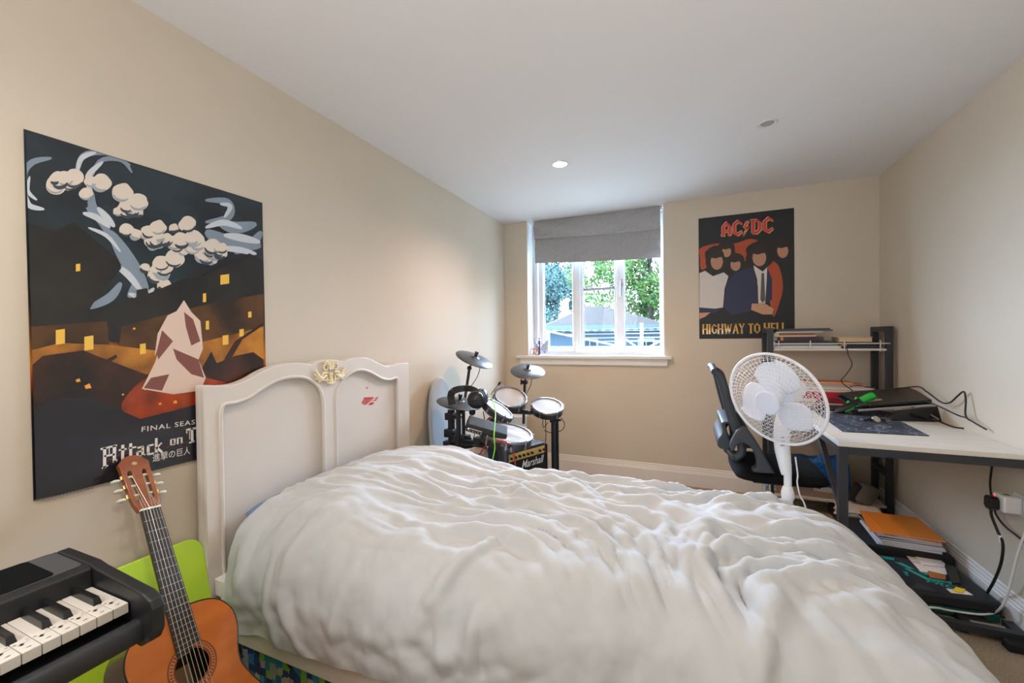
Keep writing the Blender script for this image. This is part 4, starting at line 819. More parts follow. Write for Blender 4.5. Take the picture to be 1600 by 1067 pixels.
MB().tube(spline([L(*q) for q in ((767, 616, 2.58), (773, 608, 2.56), (780, 600, 2.54))], 5), .0022, 6).tube([L(779, 601, 2.54), L(782, 596.5, 2.53)], .007, 8).build('boom_microphone', rubber, hp, smooth=60)

# ------------------------------------------------------------------ guitar amplifier
A0, A1 = Vector((.462, 2.615, .03)), Vector((.640, 3.005, .03)); ax = (A1-A0).normalized(); an_ = Vector((ax.y, -ax.x, 0)); AL = (A1-A0).length
AX = frame(A0, ax, (0, 0, 1), an_)                   # x along the face, y up, z out of the face
am = thing('guitar_amplifier', 'black guitar amplifier with gold control panel behind the drum kit', 'amplifier', (A0+A1)/2-an_*.11)
tol = M('tolex', '17181a', .6, bump=(500, .4, .001))
cb = MB(); cb.prism([(0, 0), (AL, 0), (AL, .36), (AL-.02, .405), (0+.02, .405), (0, .36)], .22, AX @ Matrix.Translation((0, .01, -.22))); cb.build('cabinet', tol, am, bevel=.015, seg=3)
gp2 = MB(); gp2.box((.02, .335, .001), (AL-.02, .388, .004), AX); gp2 = gp2.build('control_panel', M('gold_panel', 'dcb86c', .4, .2), am)
for k in range(9):
    if k == 6: continue
    m = MB(); m.lathe([(.011 if k not in (0, 8) else .009, 0), (.009, .014), (1e-5, .014)], AX @ Matrix.Translation((.05+k*.042, .36, .004)), 14); m.build('knob', satin, gp2, smooth=40)
MB().box((.02, .03, .001), (AL-.02, .328, .004), AX).build('grille_cloth', M('grille_cloth', '1d1d1e', .95, bump=(700, .8, .001)), am)
lg = MB(); lg.text('Marshall', AX @ Matrix.Translation((AL*.36, .265, .006)), .235, .056, shear=.35, bold=.012); lg.build('logo_lettering', M('logo_white', 'eceae6', .5), am)
MB().bar(AX @ Vector((AL-.008, .01, .002)), AX @ Vector((AL-.008, .4, .002)), .018, .012).build('side_trim', black, am, bevel=.004)
hz = MB(); hz.tube([AX @ Vector((AL*.35, .415, -.11)), AX @ Vector((AL*.4, .43, -.11)), AX @ Vector((AL*.65, .43, -.11)), AX @ Vector((AL*.7, .415, -.11))], .009, 8); hz.build('handle', rubber, am, smooth=60)
for fx in (.05, AL-.05): MB().box((fx-.02, -.029, -.19), (fx+.02, .002, -.02), AX).build('foot', rubber, am)
# white tub behind the kit
tb = MB(); tb.lathe([(.075, 0), (.088, .50), (.094, .525), (.088, .53), (.085, .515), (1e-5, .515)], axis((.20, 3.50, .002), (0, 0, 1)), 28)
tag(tb.build('plastic_tub', M('tub_white', 'dfe3e6', .4), loc=(.20, 3.5, 0), smooth=40), 'tall white plastic tub in the corner behind the tom pads', 'tub')
# ------------------------------------------------------------------ computer desk with shelf tower
DZ = .765; dk2 = thing('computer_desk', 'white topped desk with black metal frame and shelf tower along the right wall', 'desk', (2.55, 2.9, 0))
top = M('desk_white', 'dedad2', .45, var=('d6d0c6', 5, (1, 8, 1))); fr = M('desk_frame', '34373d', .45, .2)
MB().box((2.256, 2.25, DZ-.022), (2.889, 3.43, DZ)).build('desk_top', top, dk2, bevel=.003)
def leg(x, y, z0, z1, nm='leg', s=.035): return MB().box((x, y, z0), (x+s, y+s, z1)).build(nm, fr, dk2, bevel=.002)
leg(2.258, 2.252, .0, DZ-.024); MB().box((2.868, 2.252, 0), (2.890, 2.287, DZ-.024)).build('leg', fr, dk2, bevel=.002)
for x in (2.168, 2.832):
    leg(x, 3.408, 0, 1.287, 'tower_post'); leg(x, 3.632, 0, 1.287, 'tower_post')
    MB().box((x, 3.443, 1.252), (x+.035, 3.632, 1.287)).build('tower_top_bar', fr, dk2)
    MB().box((x, 3.443, .30), (x+.035, 3.632, .33)).build('tower_side_bar', fr, dk2)
MB().box((2.258, 2.287, DZ-.05), (2.29, 3.41, DZ-.024)).build('frame_rail', fr, dk2); MB().box((2.834, 2.287, DZ-.05), (2.866, 3.41, DZ-.024)).build('frame_rail', fr, dk2)
MB().box((2.293, 2.252, DZ-.056), (2.868, 2.284, DZ-.024)).build('frame_rail', fr, dk2)
MB().bar((2.274, 2.60, DZ-.05), (2.274, 2.287, .46), .022, .022).build('brace', fr, dk2); 
MB().box((2.293, 2.255, .022), (2.868, 2.285, .050)).build('foot_bar', fr, dk2)
MB().box((2.78, 2.205, .001), (2.889, 2.25, .034)).build('foot_pad', rubber, dk2, bevel=.005)
MB().box((2.838, 2.29, .012), (2.872, 2.36, .045)).build('foot_bar', fr, dk2)
MB().box((2.205, 3.41, 1.128), (2.832, 3.665, 1.142)).build('shelf', top, dk2, bevel=.002)
MB().box((2.205, 3.432, DZ-.02), (2.832, 3.665, DZ-.001)).build('shelf', top, dk2, bevel=.002)
MB().box((2.205, 3.41, .095), (2.832, 3.665, .112)).build('shelf', top, dk2, bevel=.002)
gr = MB(); wz = 1.176
gr.tube([(2.205, 3.41, wz), (2.85, 3.41, wz)], .0038, 6)
for x in (2.235, 2.42, 2.61, 2.80): gr.tube([(x, 3.408, wz+.022), (x, 3.408, 1.126)], .0038, 6)
gr.build('guard_rail', M('rail_white', 'd8d6d6', .4), dk2, smooth=60)
# ------------------------------------------------------------------ books and folders: closed boxes with covers, page block and spine
def book(name, x0, x1, y0, y1, z, h, cover, label, cat, group=None, pages='e6e2da', spine=None, rot=0, hard=True, letter=None):
    c = Vector(((x0+x1)/2, (y0+y1)/2, z)); t = thing(name, label, cat, c, group); X = rotz(rot, c); w, d = (x1-x0)/2, (y1-y0)/2
    cm = M('cover_'+cover, cover, .5, coat=.15); k = min(.0022, h*.2)
    m = MB(); m.box((-w, -d, 0), (w, d, k), X).box((-w, -d, h-k), (w, d, h), X)
    if spine is not False: m.box((-w, -d, k), (w, -d+k, h-k), X)
    m.build('cover', cm, t)
    MB().box((-w+.003, -d+(k if spine is not False else .002), k), (w-.003, d-.003, h-k), X).build('page_block', M('pages_'+pages, pages, .85), t)
    if letter and h > .008:
        m = MB(); m.text(letter[0], X @ frame((-w+letter[1], -d-.0004, h*.28), (1, 0, 0), (0, 0, 1), (0, -1, 0)), letter[2], h*.42); m.build('spine_lettering', M('ink_'+letter[3], letter[3], .6), t)
    return t
def patch(parent, name, X, w, h, hexc):
    MB().box((0, 0, 0), (w, .0006, h), X).build(name, M('patch_'+hexc, hexc, .6), parent)
G1 = 'books stacked on the upper shelf, left pile'
SY = 3.425; z = 1.143
for i, (x0, x1, h, cov, sp, lab, nm, cat) in enumerate((
    (2.214, 2.60, .013, 'd8d5d2', False, 'white paper pad at the bottom of the left pile on the upper shelf', 'paper_pad', 'notebook'),
    (2.222, 2.58, .009, '8a8796', None, 'thin grey magazine near the bottom of the left pile, under the dark green book', 'magazine', 'book'),
    (2.218, 2.56, .016, '243c38', None, 'dark green and navy book in the left pile under the maroon book', 'book', 'book'),
    (2.228, 2.50, .022, '3e2028', None, 'thick maroon and black book in the middle of the left pile on the upper shelf', 'book', 'book'),
    (2.205, 2.46, .007, 'c9c4bc', False, 'white exercise book lying on the maroon book', 'exercise_book', 'notebook'),
    (2.208, 2.455, .013, '9a5a34', None, 'orange brown book with pale end band under the grey laptop', 'book', 'book'),
    (2.22, 2.50, .007, 'dcd8d4', False, 'white notebook directly under the grey folder on the upper shelf', 'exercise_book', 'notebook'))):
    h *= 1.33; b = book(nm, x0, x1, SY+.004*(i % 3), SY+.20, z, h, cov, lab, cat, G1, spine=sp)
    if cov == '3e2028':
        patch(b, 'spine_band', frame((x0+.02, SY-.0008+.0, z+.002), (1, 0, 0), (0, 1, 0), (0, 0, 1)), .018, h-.004, 'c87a3a')
    if cov == '9a5a34': patch(b, 'spine_band', frame((x0+.002, SY+.004*2-.0008, z+.001), (1, 0, 0), (0, 1, 0), (0, 0, 1)), .03, h-.002, 'd8cfa6')
    z += h+.0006
gl_ = thing('ring_binder', 'slim dark grey folder on top of the left pile on the upper shelf', 'folder', (2.38, SY+.1, z), None)
MB().box((2.235, SY-.01, z), (2.55, SY+.21, z+.010)).build('cover', M('folder_grey', '5a6068', .35, .2), gl_, bevel=.003)
MB().box((2.225, SY+.005, z+.0105), (2.54, SY+.20, z+.019)).build('flap', M('folder_dark', '4a4c50', .4, .1), gl_, bevel=.003)
G2 = 'books stacked on the upper shelf, right pile'; z = 1.143
for i, (x0, x1, h, cov, sp, lab, nm) in enumerate(((2.585+.03, 2.80, .012, '2a2a30', None, 'black book at the bottom of the right pile on the upper shelf', 'book'), (2.60, 2.82, .021, '1e2030', None, 'navy black book with an orange spine end in the right pile', 'book'), (2.585, 2.775, .008, '1a181a', None, 'thin black book directly under the cream box', 'book'))):
    b = book(nm, x0, x1, SY+.003*i, SY+.17, z, h, cov, lab, 'book', G2)
    if i == 1: patch(b, 'spine_band', frame((x0+.001, SY+.003-.0008, z+.002), (1, 0, 0), (0, 1, 0), (0, 0, 1)), .026, h-.004, 'd88a2a')
    z += h+.0006
cbx = thing('paper_box', 'flat cream box on top of the right pile on the upper shelf', 'box', (2.68, SY+.08, z)); MB().box((2.585, SY, z), (2.762, SY+.15, z+.028)).build('base', M('box_cream', 'd2b994', .7), cbx, bevel=.002); MB().box((2.582, SY-.003, z+.0285), (2.765, SY+.153, z+.034)).build('lid', M('box_cream', 'd2b994', .7), cbx, bevel=.002)
# desk level stack inside the tower
G3 = 'folders and papers on the tower shelf at desk height'; z = DZ+.0005
for i, (x0, x1, y0, h, cov, sp, lab, nm, cat) in enumerate((
    (2.22, 2.62, 3.45, .020, '8e2030', None, 'dark red folder with a white spine label at desk height', 'folder', 'folder'),
    (2.215, 2.80, 3.44, .024, 'b8203a', None, 'bright red folder across the tower shelf at desk height', 'folder', 'folder'),
    (2.23, 2.795, 3.45, .010, 'c8a878', False, 'buff card folder stuffed with loose paper on the bright red folder', 'folder', 'folder'),
    (2.25, 2.79, 3.46, .010, 'd8d2c8', False, 'bundle of white papers under the orange exercise books', 'paper_bundle', 'paper'),
    (2.28, 2.74, 3.465, .006, '9a7fb0', False, 'lilac exercise book under the orange ones at desk height', 'exercise_book', 'notebook'),
    (2.26, 2.75, 3.47, .005, 'd87a22', False, 'lower orange exercise book on the stack behind the fan', 'exercise_book', 'notebook'),
    (2.25, 2.68, 3.48, .007, 'd87a22', False, 'uppermost orange exercise book on the stack behind the fan', 'exercise_book', 'notebook'))):
    h *= 1.7; b = book(nm, x0, x1, y0, min(y0+.19, 3.63), z, h, cov, lab, cat, G3, spine=sp, rot=(-.02, .01, .03, -.03, .02, -.04, .03)[i]*.6)
    if i == 0: patch(b, 'spine_label', frame((2.30, y0-.004, z+.004), (1, 0, 0), (0, 1, 0), (0, 0, 1)), .16, h-.009, 'e4d8d4')
    z += h+.0006
# ------------------------------------------------------------------ desk mat, laptop, stand, watch, gadget
dm = bpy.data.materials.new('mat_print'); dm.use_nodes = True; nt = dm.node_tree; b = nt.nodes['Principled BSDF']; b.inputs['Roughness'].default_value = .7
tc = nt.nodes.new('ShaderNodeTexCoord'); wv = nt.nodes.new('ShaderNodeTexNoise'); wv.inputs['Scale'].default_value = 9; wv.inputs['Detail'].default_value = 8; wv.inputs['Distortion'].default_value = 1.5
rp = nt.nodes.new('ShaderNodeValToRGB'); nt.links.new(tc.outputs['Object'], wv.inputs['Vector']); nt.links.new(wv.outputs[0], rp.inputs[0]); nt.links.new(rp.outputs[0], b.inputs['Base Color'])
for i, (p, c) in enumerate(((0, '232a3a'), (.48, '262d3e'), (.5, '9aa2b0'), (.52, '2a3242'), (.6, '252c3c'), (.615, '6a7486'), (.63, '262d3e'))):
    e = rp.color_ramp.elements[i] if i < 2 else rp.color_ramp.elements.new(p); e.position = p; e.color = lin(c)
m = MB(); m.prism([(2.335, 2.475), (2.668, 2.50), (2.70, 2.90), (2.80, 3.10), (2.70, 3.26), (2.365, 3.24)], .003, Matrix.Translation((0, 0, DZ+.0006)))
tag(m.build('desk_mat', dm, loc=(2.5, 2.85, DZ)), 'navy desk mat with pale swirling lines on the white desk', 'desk mat')
# tilted stand carrying the laptop
lsX = frame((2.56, 2.985, DZ+.005), Vector((.955, .13, .0)).normalized(), Vector((-.04, .93, .17)).normalized())
lz = Vector((lsX[0][2], lsX[1][2], lsX[2][2])).normalized(); e1 = Vector((lsX[0][0], lsX[1][0], lsX[2][0])); e1 = (e1+Vector((0, 0, .12))).normalized(); e2 = lz.cross(e1).normalized(); lz = e1.cross(e2); lsX = frame((2.552, 2.968, DZ+.030), e1, e2, lz)
ls = thing('laptop_stand', 'black cooling stand with silver front edge under the laptop', 'laptop stand', (2.72, 3.08, DZ))
MB().box((-.005, .004, 0), (.385, .25, .012), lsX).build('platform', satin, ls, bevel=.003)
MB().box((-.005, -.004, -.002), (.385, .003, .010), lsX).build('front_edge', M('silver_edge', 'c6c6c8', .35, .2), ls, bevel=.002)
sp_ = MB(); sp_.prism([(0, .001), (.235, .001), (.215, .085), (.02, .055)], .012, frame((2.655, 2.872, DZ), Vector((.98, .2, 0)).normalized(), (0, 0, 1))); sp_.build('side_panel', M('gloss_black', '15161a', .12), ls, bevel=.002)
for k, (a, c) in enumerate((((2.72, 2.93, DZ+.05), (2.755, 2.925, DZ+.005)), ((2.78, 2.96, DZ+.07), (2.86, 2.875, DZ+.02)))): MB().tube([a, ((a[0]+c[0])/2, (a[1]+c[1])/2, (a[2]+c[2])/2+.01), c], .004, 6).build('strut', steel, ls, smooth=60)
lp = thing('laptop', 'closed black laptop with a pink sticker on its lid on the desk', 'laptop', (2.74, 3.1, DZ+.06))
MB().box((.02, .012, .0125), (.372, .245, .024), lsX).build('base', M('laptop_base', '18181a', .35), lp, bevel=.003)
lid = MB().box((.018, .010, .0245), (.374, .247, .031), lsX).build('lid', M('laptop_lid', '45423e', .35, .4), lp, bevel=.003)
MB().tube([lsX @ Vector((.05, .012, .02)), lsX @ Vector((.34, .012, .02))], .0075, 10).build('hinge', satin, lp, smooth=50)
m = MB(); m.prism([(.075, .055), (.085, .052), (.13, .058), (.15, .066), (.148, .082), (.135, .088), (.10, .086), (.088, .076), (.072, .07)], .0006, lsX @ Matrix.Translation((0, 0, .0312))); m.build('sticker', M('sticker_pink', 'c2a39a', .6), lid)
wt = thing('wristwatch', 'black digital watch with steel face on the desk mat', 'watch', (2.575, 2.80, DZ)); wc = at(1369, 655, 3.10); wc = px(1369, 655, 'z', DZ+.02)
WXf = axis(wc, (-(FW)*.8+UP*.6)); wx = Vector((WXf[0][0], WXf[1][0], WXf[2][0]))
WXf = axis(wc, (-FW*.78+UP*.62), RT)
MB().lathe([(1e-5, -.008), (.019, -.008), (.021, -.002), (.020, .003), (.016, .005), (1e-5, .004)], WXf, 24).build('case', steel, wt, smooth=40)
fc = MB(); fc.lathe([(.0145, .0052), (1e-5, .0054)], WXf, 20); fc.mat(1)
for k in range(4): fc.box((-.0012, .003, .0054), (.0012, .012, .0058), WXf @ Matrix.Rotation(k*1.57+.4, 4, 'Z'))
fc.build('dial', [M('dial', 'c8c0a8', .4), ink], wt)
stp = MB()
for sg in (-1, 1):
    for k in range(5): stp.box((sg*(.020+.0085*k)-.0037, -.010+.0006*k, -.008-.0016*k), (sg*(.020+.0085*k)+.0037, .010-.0006*k, -.003-.0016*k), WXf)
stp.build('strap', rubber, wt, bevel=.001)
gg = thing('handled_gadget', 'black and green handled gadget lying on the desk beside the laptop', 'gadget', px(1330, 640, 'z', DZ))
g0, g1 = px(1305, 646, 'y', 3.02), px(1366, 617, 'y', 3.05)
MB().tube([g0.lerp(g1, .62), g0.lerp(g1, .66), g0.lerp(g1, .98), g1], [.018, .022, .022, .016], 14).build('handle_grip', M('gadget_green', '1fae3c', .35), gg, smooth=40)
MB().tube([g0, g0.lerp(g1, .1), g0.lerp(g1, .45), g0.lerp(g1, .66)], [.012, .024, .026, .022], 12).build('body', satin, gg, smooth=40)
MB().tube([g0.lerp(g1, .22)+Vector((.0, -.022, -.012)), g0.lerp(g1, .6)+Vector((.0, -.022, -.016))], [.008, .012], 10).build('side_strip', M('gadget_green2', '17843a', .4), gg, smooth=40)
MB().tube([g0.lerp(g1, .3)+Vector((0, 0, .026)), g0.lerp(g1, .36)+Vector((0, 0, .034))], .007, 10).tube([g0.lerp(g1, .52)+Vector((0, 0, .026)), g0.lerp(g1, .56)+Vector((0, 0, .034))], .007, 10).build('button', M('gadget_green', '1fae3c', .35), gg, smooth=40)
ct = thing('flat_tray', 'black flat case with a pale edge beside the laptop on the desk mat', 'case', (2.44, 3.08, DZ))
MB().box((2.385, 3.03, DZ+.004), (2.535, 3.20, DZ+.026), ).build('base', satin, ct, bevel=.006); MB().box((2.385, 3.024, DZ+.006), (2.535, 3.029, DZ+.012)).build('edge_strip', M('silver_edge', 'c6c6c8', .35, .2), ct)
m = MB(); m.grid(lambda s, t: Vector((2.39+.15*s, 3.045+.14*t, DZ+.027+.022*abs(noise.noise(Vector((s*4, t*4, 3))))*math.sin(math.pi*s)*math.sin(math.pi*t)+.0)), 16, 16); m.build('cloth_cover', M('soft_black', '1b1b1d', .8), ct, smooth=180)
# ------------------------------------------------------------------ cables
cabm = M('cable_black', '161618', .5); cabw = M('cable_white', 'e4e4e6', .4)
def cable(pts, r, mat, label, name='cable', k=8):
    P = spline(pts, k); return tag(MB().tube(P, r, 8).build(name, mat, loc=P[-1], smooth=60), label, 'cable')
cable([(2.625, 3.41, 1.15), (2.628, 3.40, 1.10), (2.645, 3.39, 1.04), (2.62, 3.40, .975), (2.59, 3.40, .93), (2.60, 3.39, .905), (2.63, 3.34, .87), (2.60, 3.30, .86), (2.56, 3.24, .86), (2.53, 3.19, .845)], .0028, cabm, 'thin black cable hanging from the upper shelf to the gadget on the desk')
cable([(2.62, 3.345, .895), (2.66, 3.33, .905), (2.72, 3.31, .895), (2.75, 3.28, .875), (2.79, 3.30, .86)], .0028, cabm, 'thin black cable curving over the red folder to the laptop')
q = lambda u, v, z: px(u, v, 'z', z)
cable([(2.80, 3.26, .89), px(1432, 604, 'x', 2.84), px(1448, 612, 'x', 2.85), px(1470, 628, 'x', 2.86), px(1484, 629, 'x', 2.862), px(1497, 618, 'x', 2.868), px(1506, 612, 'x', 2.872), px(1509, 625, 'x', 2.872), px(1509, 650, 'x', 2.862), px(1522, 660, 'x', 2.862), px(1541, 671, 'x', 2.874)], .0038, cabm, 'black cable arching over the laptop and along the right wall to the desk edge')
cable([px(1448, 627, 'x', 2.80), px(1470, 636, 'x', 2.82), px(1500, 650, 'x', 2.84), q(1524, 655, DZ+.012), q(1530, 663, DZ+.006), q(1522, 669, DZ+.005), q(1495, 668, DZ+.005), q(1476, 662, DZ+.005), q(1458, 655, DZ+.03)], .0035, cabm, 'black cable looping on the white desk behind the laptop')
cable([px(1552, 716, 'x', 2.845), px(1549, 735, 'x', 2.85), px(1547, 757, 'x', 2.86), px(1550, 780, 'x', 2.865), px(1556, 803, 'x', 2.87), px(1570, 822, 'x', 2.875), px(1590, 838, 'x', 2.878), px(1612, 856, 'x', 2.878)], .004, cabm, 'thin black cable hanging down the right wall from under the desk')
sk_ = thing('wall_socket', 'white double wall socket on the right wall under the desk', 'socket', px(1595, 785, 'x', W))
s0 = px(1590, 786, 'x', W-.001)
MB().box((W-.010, s0.y-.14, s0.z-.043), (W-.0008, s0.y+.01, s0.z+.043)).build('plate', white, sk_, bevel=.003)
MB().box((W-.013, s0.y-.115, s0.z+.012), (W-.010, s0.y-.10, s0.z+.03)).build('switch', white, sk_)
ad = thing('plug_adapter', 'white cube plug adapter in the wall socket with a red light', 'adapter', (W-.04, s0.y-.02, s0.z)); a0 = s0+Vector((0, -.015, 0))
MB().box((W-.068, a0.y-.034, a0.z-.034), (W-.011, a0.y+.034, a0.z+.034)).build('body', white, ad, bevel=.007, seg=3)
MB().box((W-.069, a0.y+.014, a0.z+.020), (W-.0675, a0.y+.022, a0.z+.027)).build('indicator_light', M('red_led', 'ff3040', .4, emit=('ff3040', 2.5)), ad)
MB().box((W-.05, a0.y-.008, a0.z+.0335), (W-.03, a0.y+.012, a0.z+.035)).build('green_mark', M('green_mark', '5a7a30', .5), ad)
bpq = thing('mains_plug', 'black three pin plug with thick cable in the white adapter', 'plug', (W-.09, a0.y+.02, a0.z))
pX = frame((W-.071, a0.y+.002, a0.z-.004), (0, 1, 0), (0, 0, 1), (1, 0, 0)); m = MB()
m.prism([(-.024, -.018), (-.012, -.03), (.012, -.03), (.024, -.018), (.022, .018), (.012, .026), (-.012, .026), (-.022, .018)], .03, frame((W-.0995, a0.y+.004, a0.z-.004), (0, 1, 0), (0, 0, 1), (1, 0, 0))); m.build('plug_body', satin, bpq, bevel=.005, seg=3)
pc0 = Vector((W-.085, a0.y+.004, a0.z-.03))
MB().tube(spline([pc0, pc0+Vector((0, 0, -.03)), px(1559, 830, 'x', 2.82), px(1567, 850, 'x', 2.83), px(1564, 880, 'x', 2.835), px(1553, 908, 'x', 2.84), px(1542, 927, 'x', 2.845), px(1540, 934, 'x', 2.82)], 8), [.0052]*57, 8).build('cord', cabm, bpq, smooth=60)
MB().tube([px(1562.5, 836, 'x', 2.8235), px(1564.5, 847, 'x', 2.8285)], .0064, 8).build('cord_label', paper, bpq)
cable([px(1606, 825, 'x', 2.85), px(1598, 842, 'x', 2.85), px(1590, 868, 'x', 2.85), px(1582, 900, 'x', 2.85), px(1574, 930, 'x', 2.845), px(1565, 948, 'x', 2.835), q(1553, 957.5, .05), q(1532, 960, .045), q(1505, 957, .045), q(1480, 953, .045), q(1455, 949, .045), (2.44, 2.33, .02)], .0042, cabw, 'white cable running down the right wall and along the front of the black case')
cable([q(1515, 962, .03), q(1513, 972, .02), q(1509.5, 980, .012), q(1511, 987, .006), (2.66, 2.30, .006)], .004, cabm, 'short black cable on the carpet behind the desk foot bar')
cable([q(1560, 962, .03), q(1575, 967, .03), q(1590, 980, .035), q(1604, 995, .045), (2.872, 2.15, .05)], .0035, cabm, 'thin black cable on the carpet against the right baseboard')
# ------------------------------------------------------------------ things under the desk
bgx = thing('cardboard_box', 'brown cardboard box with a white label on the low shelf of the desk tower', 'box', (2.42, 3.54, .113))
MB().box((2.225, 3.43, .1135), (2.63, 3.62, .31)).build('carton', M('carton', '9a8474', .8), bgx, bevel=.003)
MB().box((2.44, 3.4288, .155), (2.60, 3.4298, .30)).build('label_patch', M('label_white', 'cfcac4', .6), bgx)
m = MB(); m.box((2.452, 3.4280, .185), (2.458, 3.4286, .193)).box((2.452, 3.4280, .172), (2.458, 3.4286, .180)); m.lathe([(.008, 0), (1e-5, 0)], axis((2.472, 3.4282, .18), (0, -1, 0)), 14); m.build('label_print', ink, bgx)
bag = bpy.data.materials.new('blue_film'); bag.use_nodes = True; nt = bag.node_tree; b = nt.nodes['Principled BSDF']; b.inputs['Base Color'].default_value = lin('0a5cab'); b.inputs['Roughness'].default_value = .3; b.inputs['Alpha'].default_value = .9
m = MB()
def bagf(s, t):
    x = 2.208+.43*s; zb = .215-.03*math.sin(s*3.2)-.10*smoothstep(.72, .98, s)-.0*s; zt = .39+.035*math.sin(s*9+1)+.015*math.sin(s*23)
    y = 3.421-.018*math.sin(math.pi*t)-.010*noise.noise(Vector((s*7, t*5, 2)))-.006*noise.noise(Vector((s*19, t*13, 5))); z_ = zb+(zt-zb)*t
    return Vector((x, min(y, 3.4265), z_))
m.grid(bagf, 50, 24); n0 = len(m.v)
m.grid(lambda s, t: Vector((2.208+.43*s, 3.42+.18*t, (.39+.035*math.sin(s*9+1)+.015*math.sin(s*23))*(1-t)+.36*t-.045*math.sin(math.pi*t)*(1-abs(2*s-1)**3)+.012*noise.noise(Vector((s*6, t*5, 8))))), 50, 12)
bgo = m.build('plastic_bag', bag, loc=(2.42, 3.45, .25), smooth=180); so = bgo.modifiers.new('t', 'SOLIDIFY'); so.thickness = .0012
tag(bgo, 'crumpled blue plastic bag draped over the cardboard box behind the fan pole', 'bag')
bt = MB(); bt.text('WORKS', frame((2.36, 3.3975, .362), (1, 0, 0), (0, 0, 1), (0, -1, 0)), .14, .024, bold=.01); bt.build('bag_lettering', M('bag_blue_light', '4a9ad8', .4), bgo)
rl = thing('rolled_sleeve', 'grey and black rolled padded sleeve on the papers under the desk', 'rolled sleeve', px(1350, 788, 'z', .16))
rc = px(1348, 787, 'z', .13)
rX = axis(rc+Vector((0, .04, .0)), (.42, -.1, .9)); m = MB(); m.lathe([(1e-5, .0), (.045, .0), (.055, .015), (.055, .11), (.045, .125), (1e-5, .128)], rX, 20, 1.1, .7); m.build('felt_roll', M('felt_grey', '6b655c', .95, bump=(120, .8, .003)), rl, smooth=60)
m = MB(); m.lathe([(1e-5, .01), (.03, .01), (.035, .02), (.035, .125), (1e-5, .13)], axis(rc+Vector((-.055, .04, .0)), (.42, -.1, .9)), 16, 1, .7); m.build('black_edge', rubber, rl, smooth=60)
# papers on the low shelf
pg = thing('paper_stack', 'loose stack of white papers beside the low shelf under the desk', 'papers', px(1340, 800, 'z', .06)); pcn = px(1345, 802, 'z', .11); m = MB()
for k in range(9): m.box((-.105, -.14, .0), (.105, .14, .0035), rotz(-.2+.07*((k*5) % 7-3), (pcn.x+.02, pcn.y+.12, .075+k*.0045)))
m.build('sheets', paper, pg); MB().box((pcn.x-.10, pcn.y-.03, .001), (pcn.x+.14, pcn.y+.27, .073)).build('tray', black, pg, bevel=.005)
bb = thing('fabric_crate', 'low black fabric crate on the carpet under the notebooks', 'crate', (2.67, 2.93, 0))
MB().box((2.47, 2.715, .001), (2.855, 3.10, .128)).build('body', M('crate_black', '1a1b20', .85, bump=(300, .5, .001)), bb, bevel=.012, seg=3)
MB().box((2.468, 2.712, .06), (2.857, 2.716, .07)).build('zip', rubber, bb)
# notebooks on the crate
G4 = 'notebooks stacked on the black crate'; z = .129
nbs = [('d6d4dc', 'white exercise book at the bottom of the stack on the black crate', 0.02, .010), ('cfcdd8', 'second white exercise book from the bottom of the stack on the black crate', -.05, .010), ('dad8e0', 'white exercise book under the black notebook on the crate', .03, .012), ('232228', 'black notebook near the top of the stack on the crate', -.03, .011),
       ('c9c6cc', 'cream edged exercise book under the orange books on the crate', .05, .009), ('d87a22', 'lower orange exercise book fanned out on the crate stack', .12, .006), ('d87a22', 'topmost orange exercise book on the crate stack', -.02, .006)]
for i, (cov, lab, ro, h) in enumerate(nbs):
    dx = (-.01, .005, 0, -.012, -.005, -.02, .012)[i]
    book('exercise_book', 2.575+dx, 2.825+dx*.5, 2.735, 3.03, z, h, cov, lab, 'notebook', G4, spine=False, rot=-ro-.03, pages='e2dfe4'); z += h+.0005
# printed card sleeve
slv = thing('flat_case', 'flat black case with teal print lying on the carpet in front of the crate', 'case', (2.70, 2.54, 0)); SXf = rotz(.06, (2.545, 2.37, 0))
MB().box((0, 0, .045), (.315, .325, .098), SXf).build('case_body', M('case_black', '23242a', .6, bump=(300, .3, .001)), slv, bevel=.012, seg=3)
MB().box((.012, .002, .012), (.305, .32, .044), SXf).build('tray', M('teal_case', '0f5a50', .5), slv, bevel=.004)
pr2 = MB(); pX2 = SXf @ Matrix.Translation((0, 0, .0986))
def tq(*q): pr2.prism(q, 0, pX2)
tq((.02, .30), (.075, .30), (.065, .275), (.03, .275)); tq((.055, .255), (.085, .255), (.115, .205), (.09, .205)); tq((.07, .20), (.09, .20), (.13, .135), (.185, .135), (.185, .115), (.115, .115)); tq((.12, .195), (.15, .195), (.16, .165), (.135, .165)); tq((.18, .13), (.21, .13), (.225, .105), (.2, .105))
tq((.05, .165), (.07, .165), (.062, .15), (.055, .15)); tq((.045, .145), (.06, .145), (.058, .13), (.05, .13))
pr2.text('PRO', SXf @ frame((.105, .095, .0986), (.93, -.36, 0), (.36, .93, 0), (0, 0, 1)), .105, .036, shear=.3, bold=.02)
pr2.build('teal_print', teal, slv)
fm_ = MB(); fm_.prism([(.0, .005), (.06, .06), (.105, .005)], .006, SXf @ Matrix.Translation((0, 0, .0985))); fm_.build('folded_flap', M('flap_grey', '3a3b42', .6), slv)
def sheet_(name, pts, z, th, hexc, label, cat):
    P = [px(u, v, 'z', z) for u, v in pts]; m = MB(); m.prism([(p.x, p.y) for p in P], th, Matrix.Translation((0, 0, z-th))); c = sum(P, Vector())/len(P)
    return tag(m.build(name, M('sheet_'+hexc, hexc, .7), loc=(c.x, c.y, z-th)), label, cat)
CR = lambda a, b: (1380+a*180/1600, 840+b*120/1067)
s1 = sheet_('leaflet', [CR(300, 225), CR(480, 270), CR(850, 390), CR(890, 510), CR(520, 470)], .1010, .0015, 'd8cdc4', 'pale printed leaflet with black type on the flat black case', 'paper')
tx = MB()
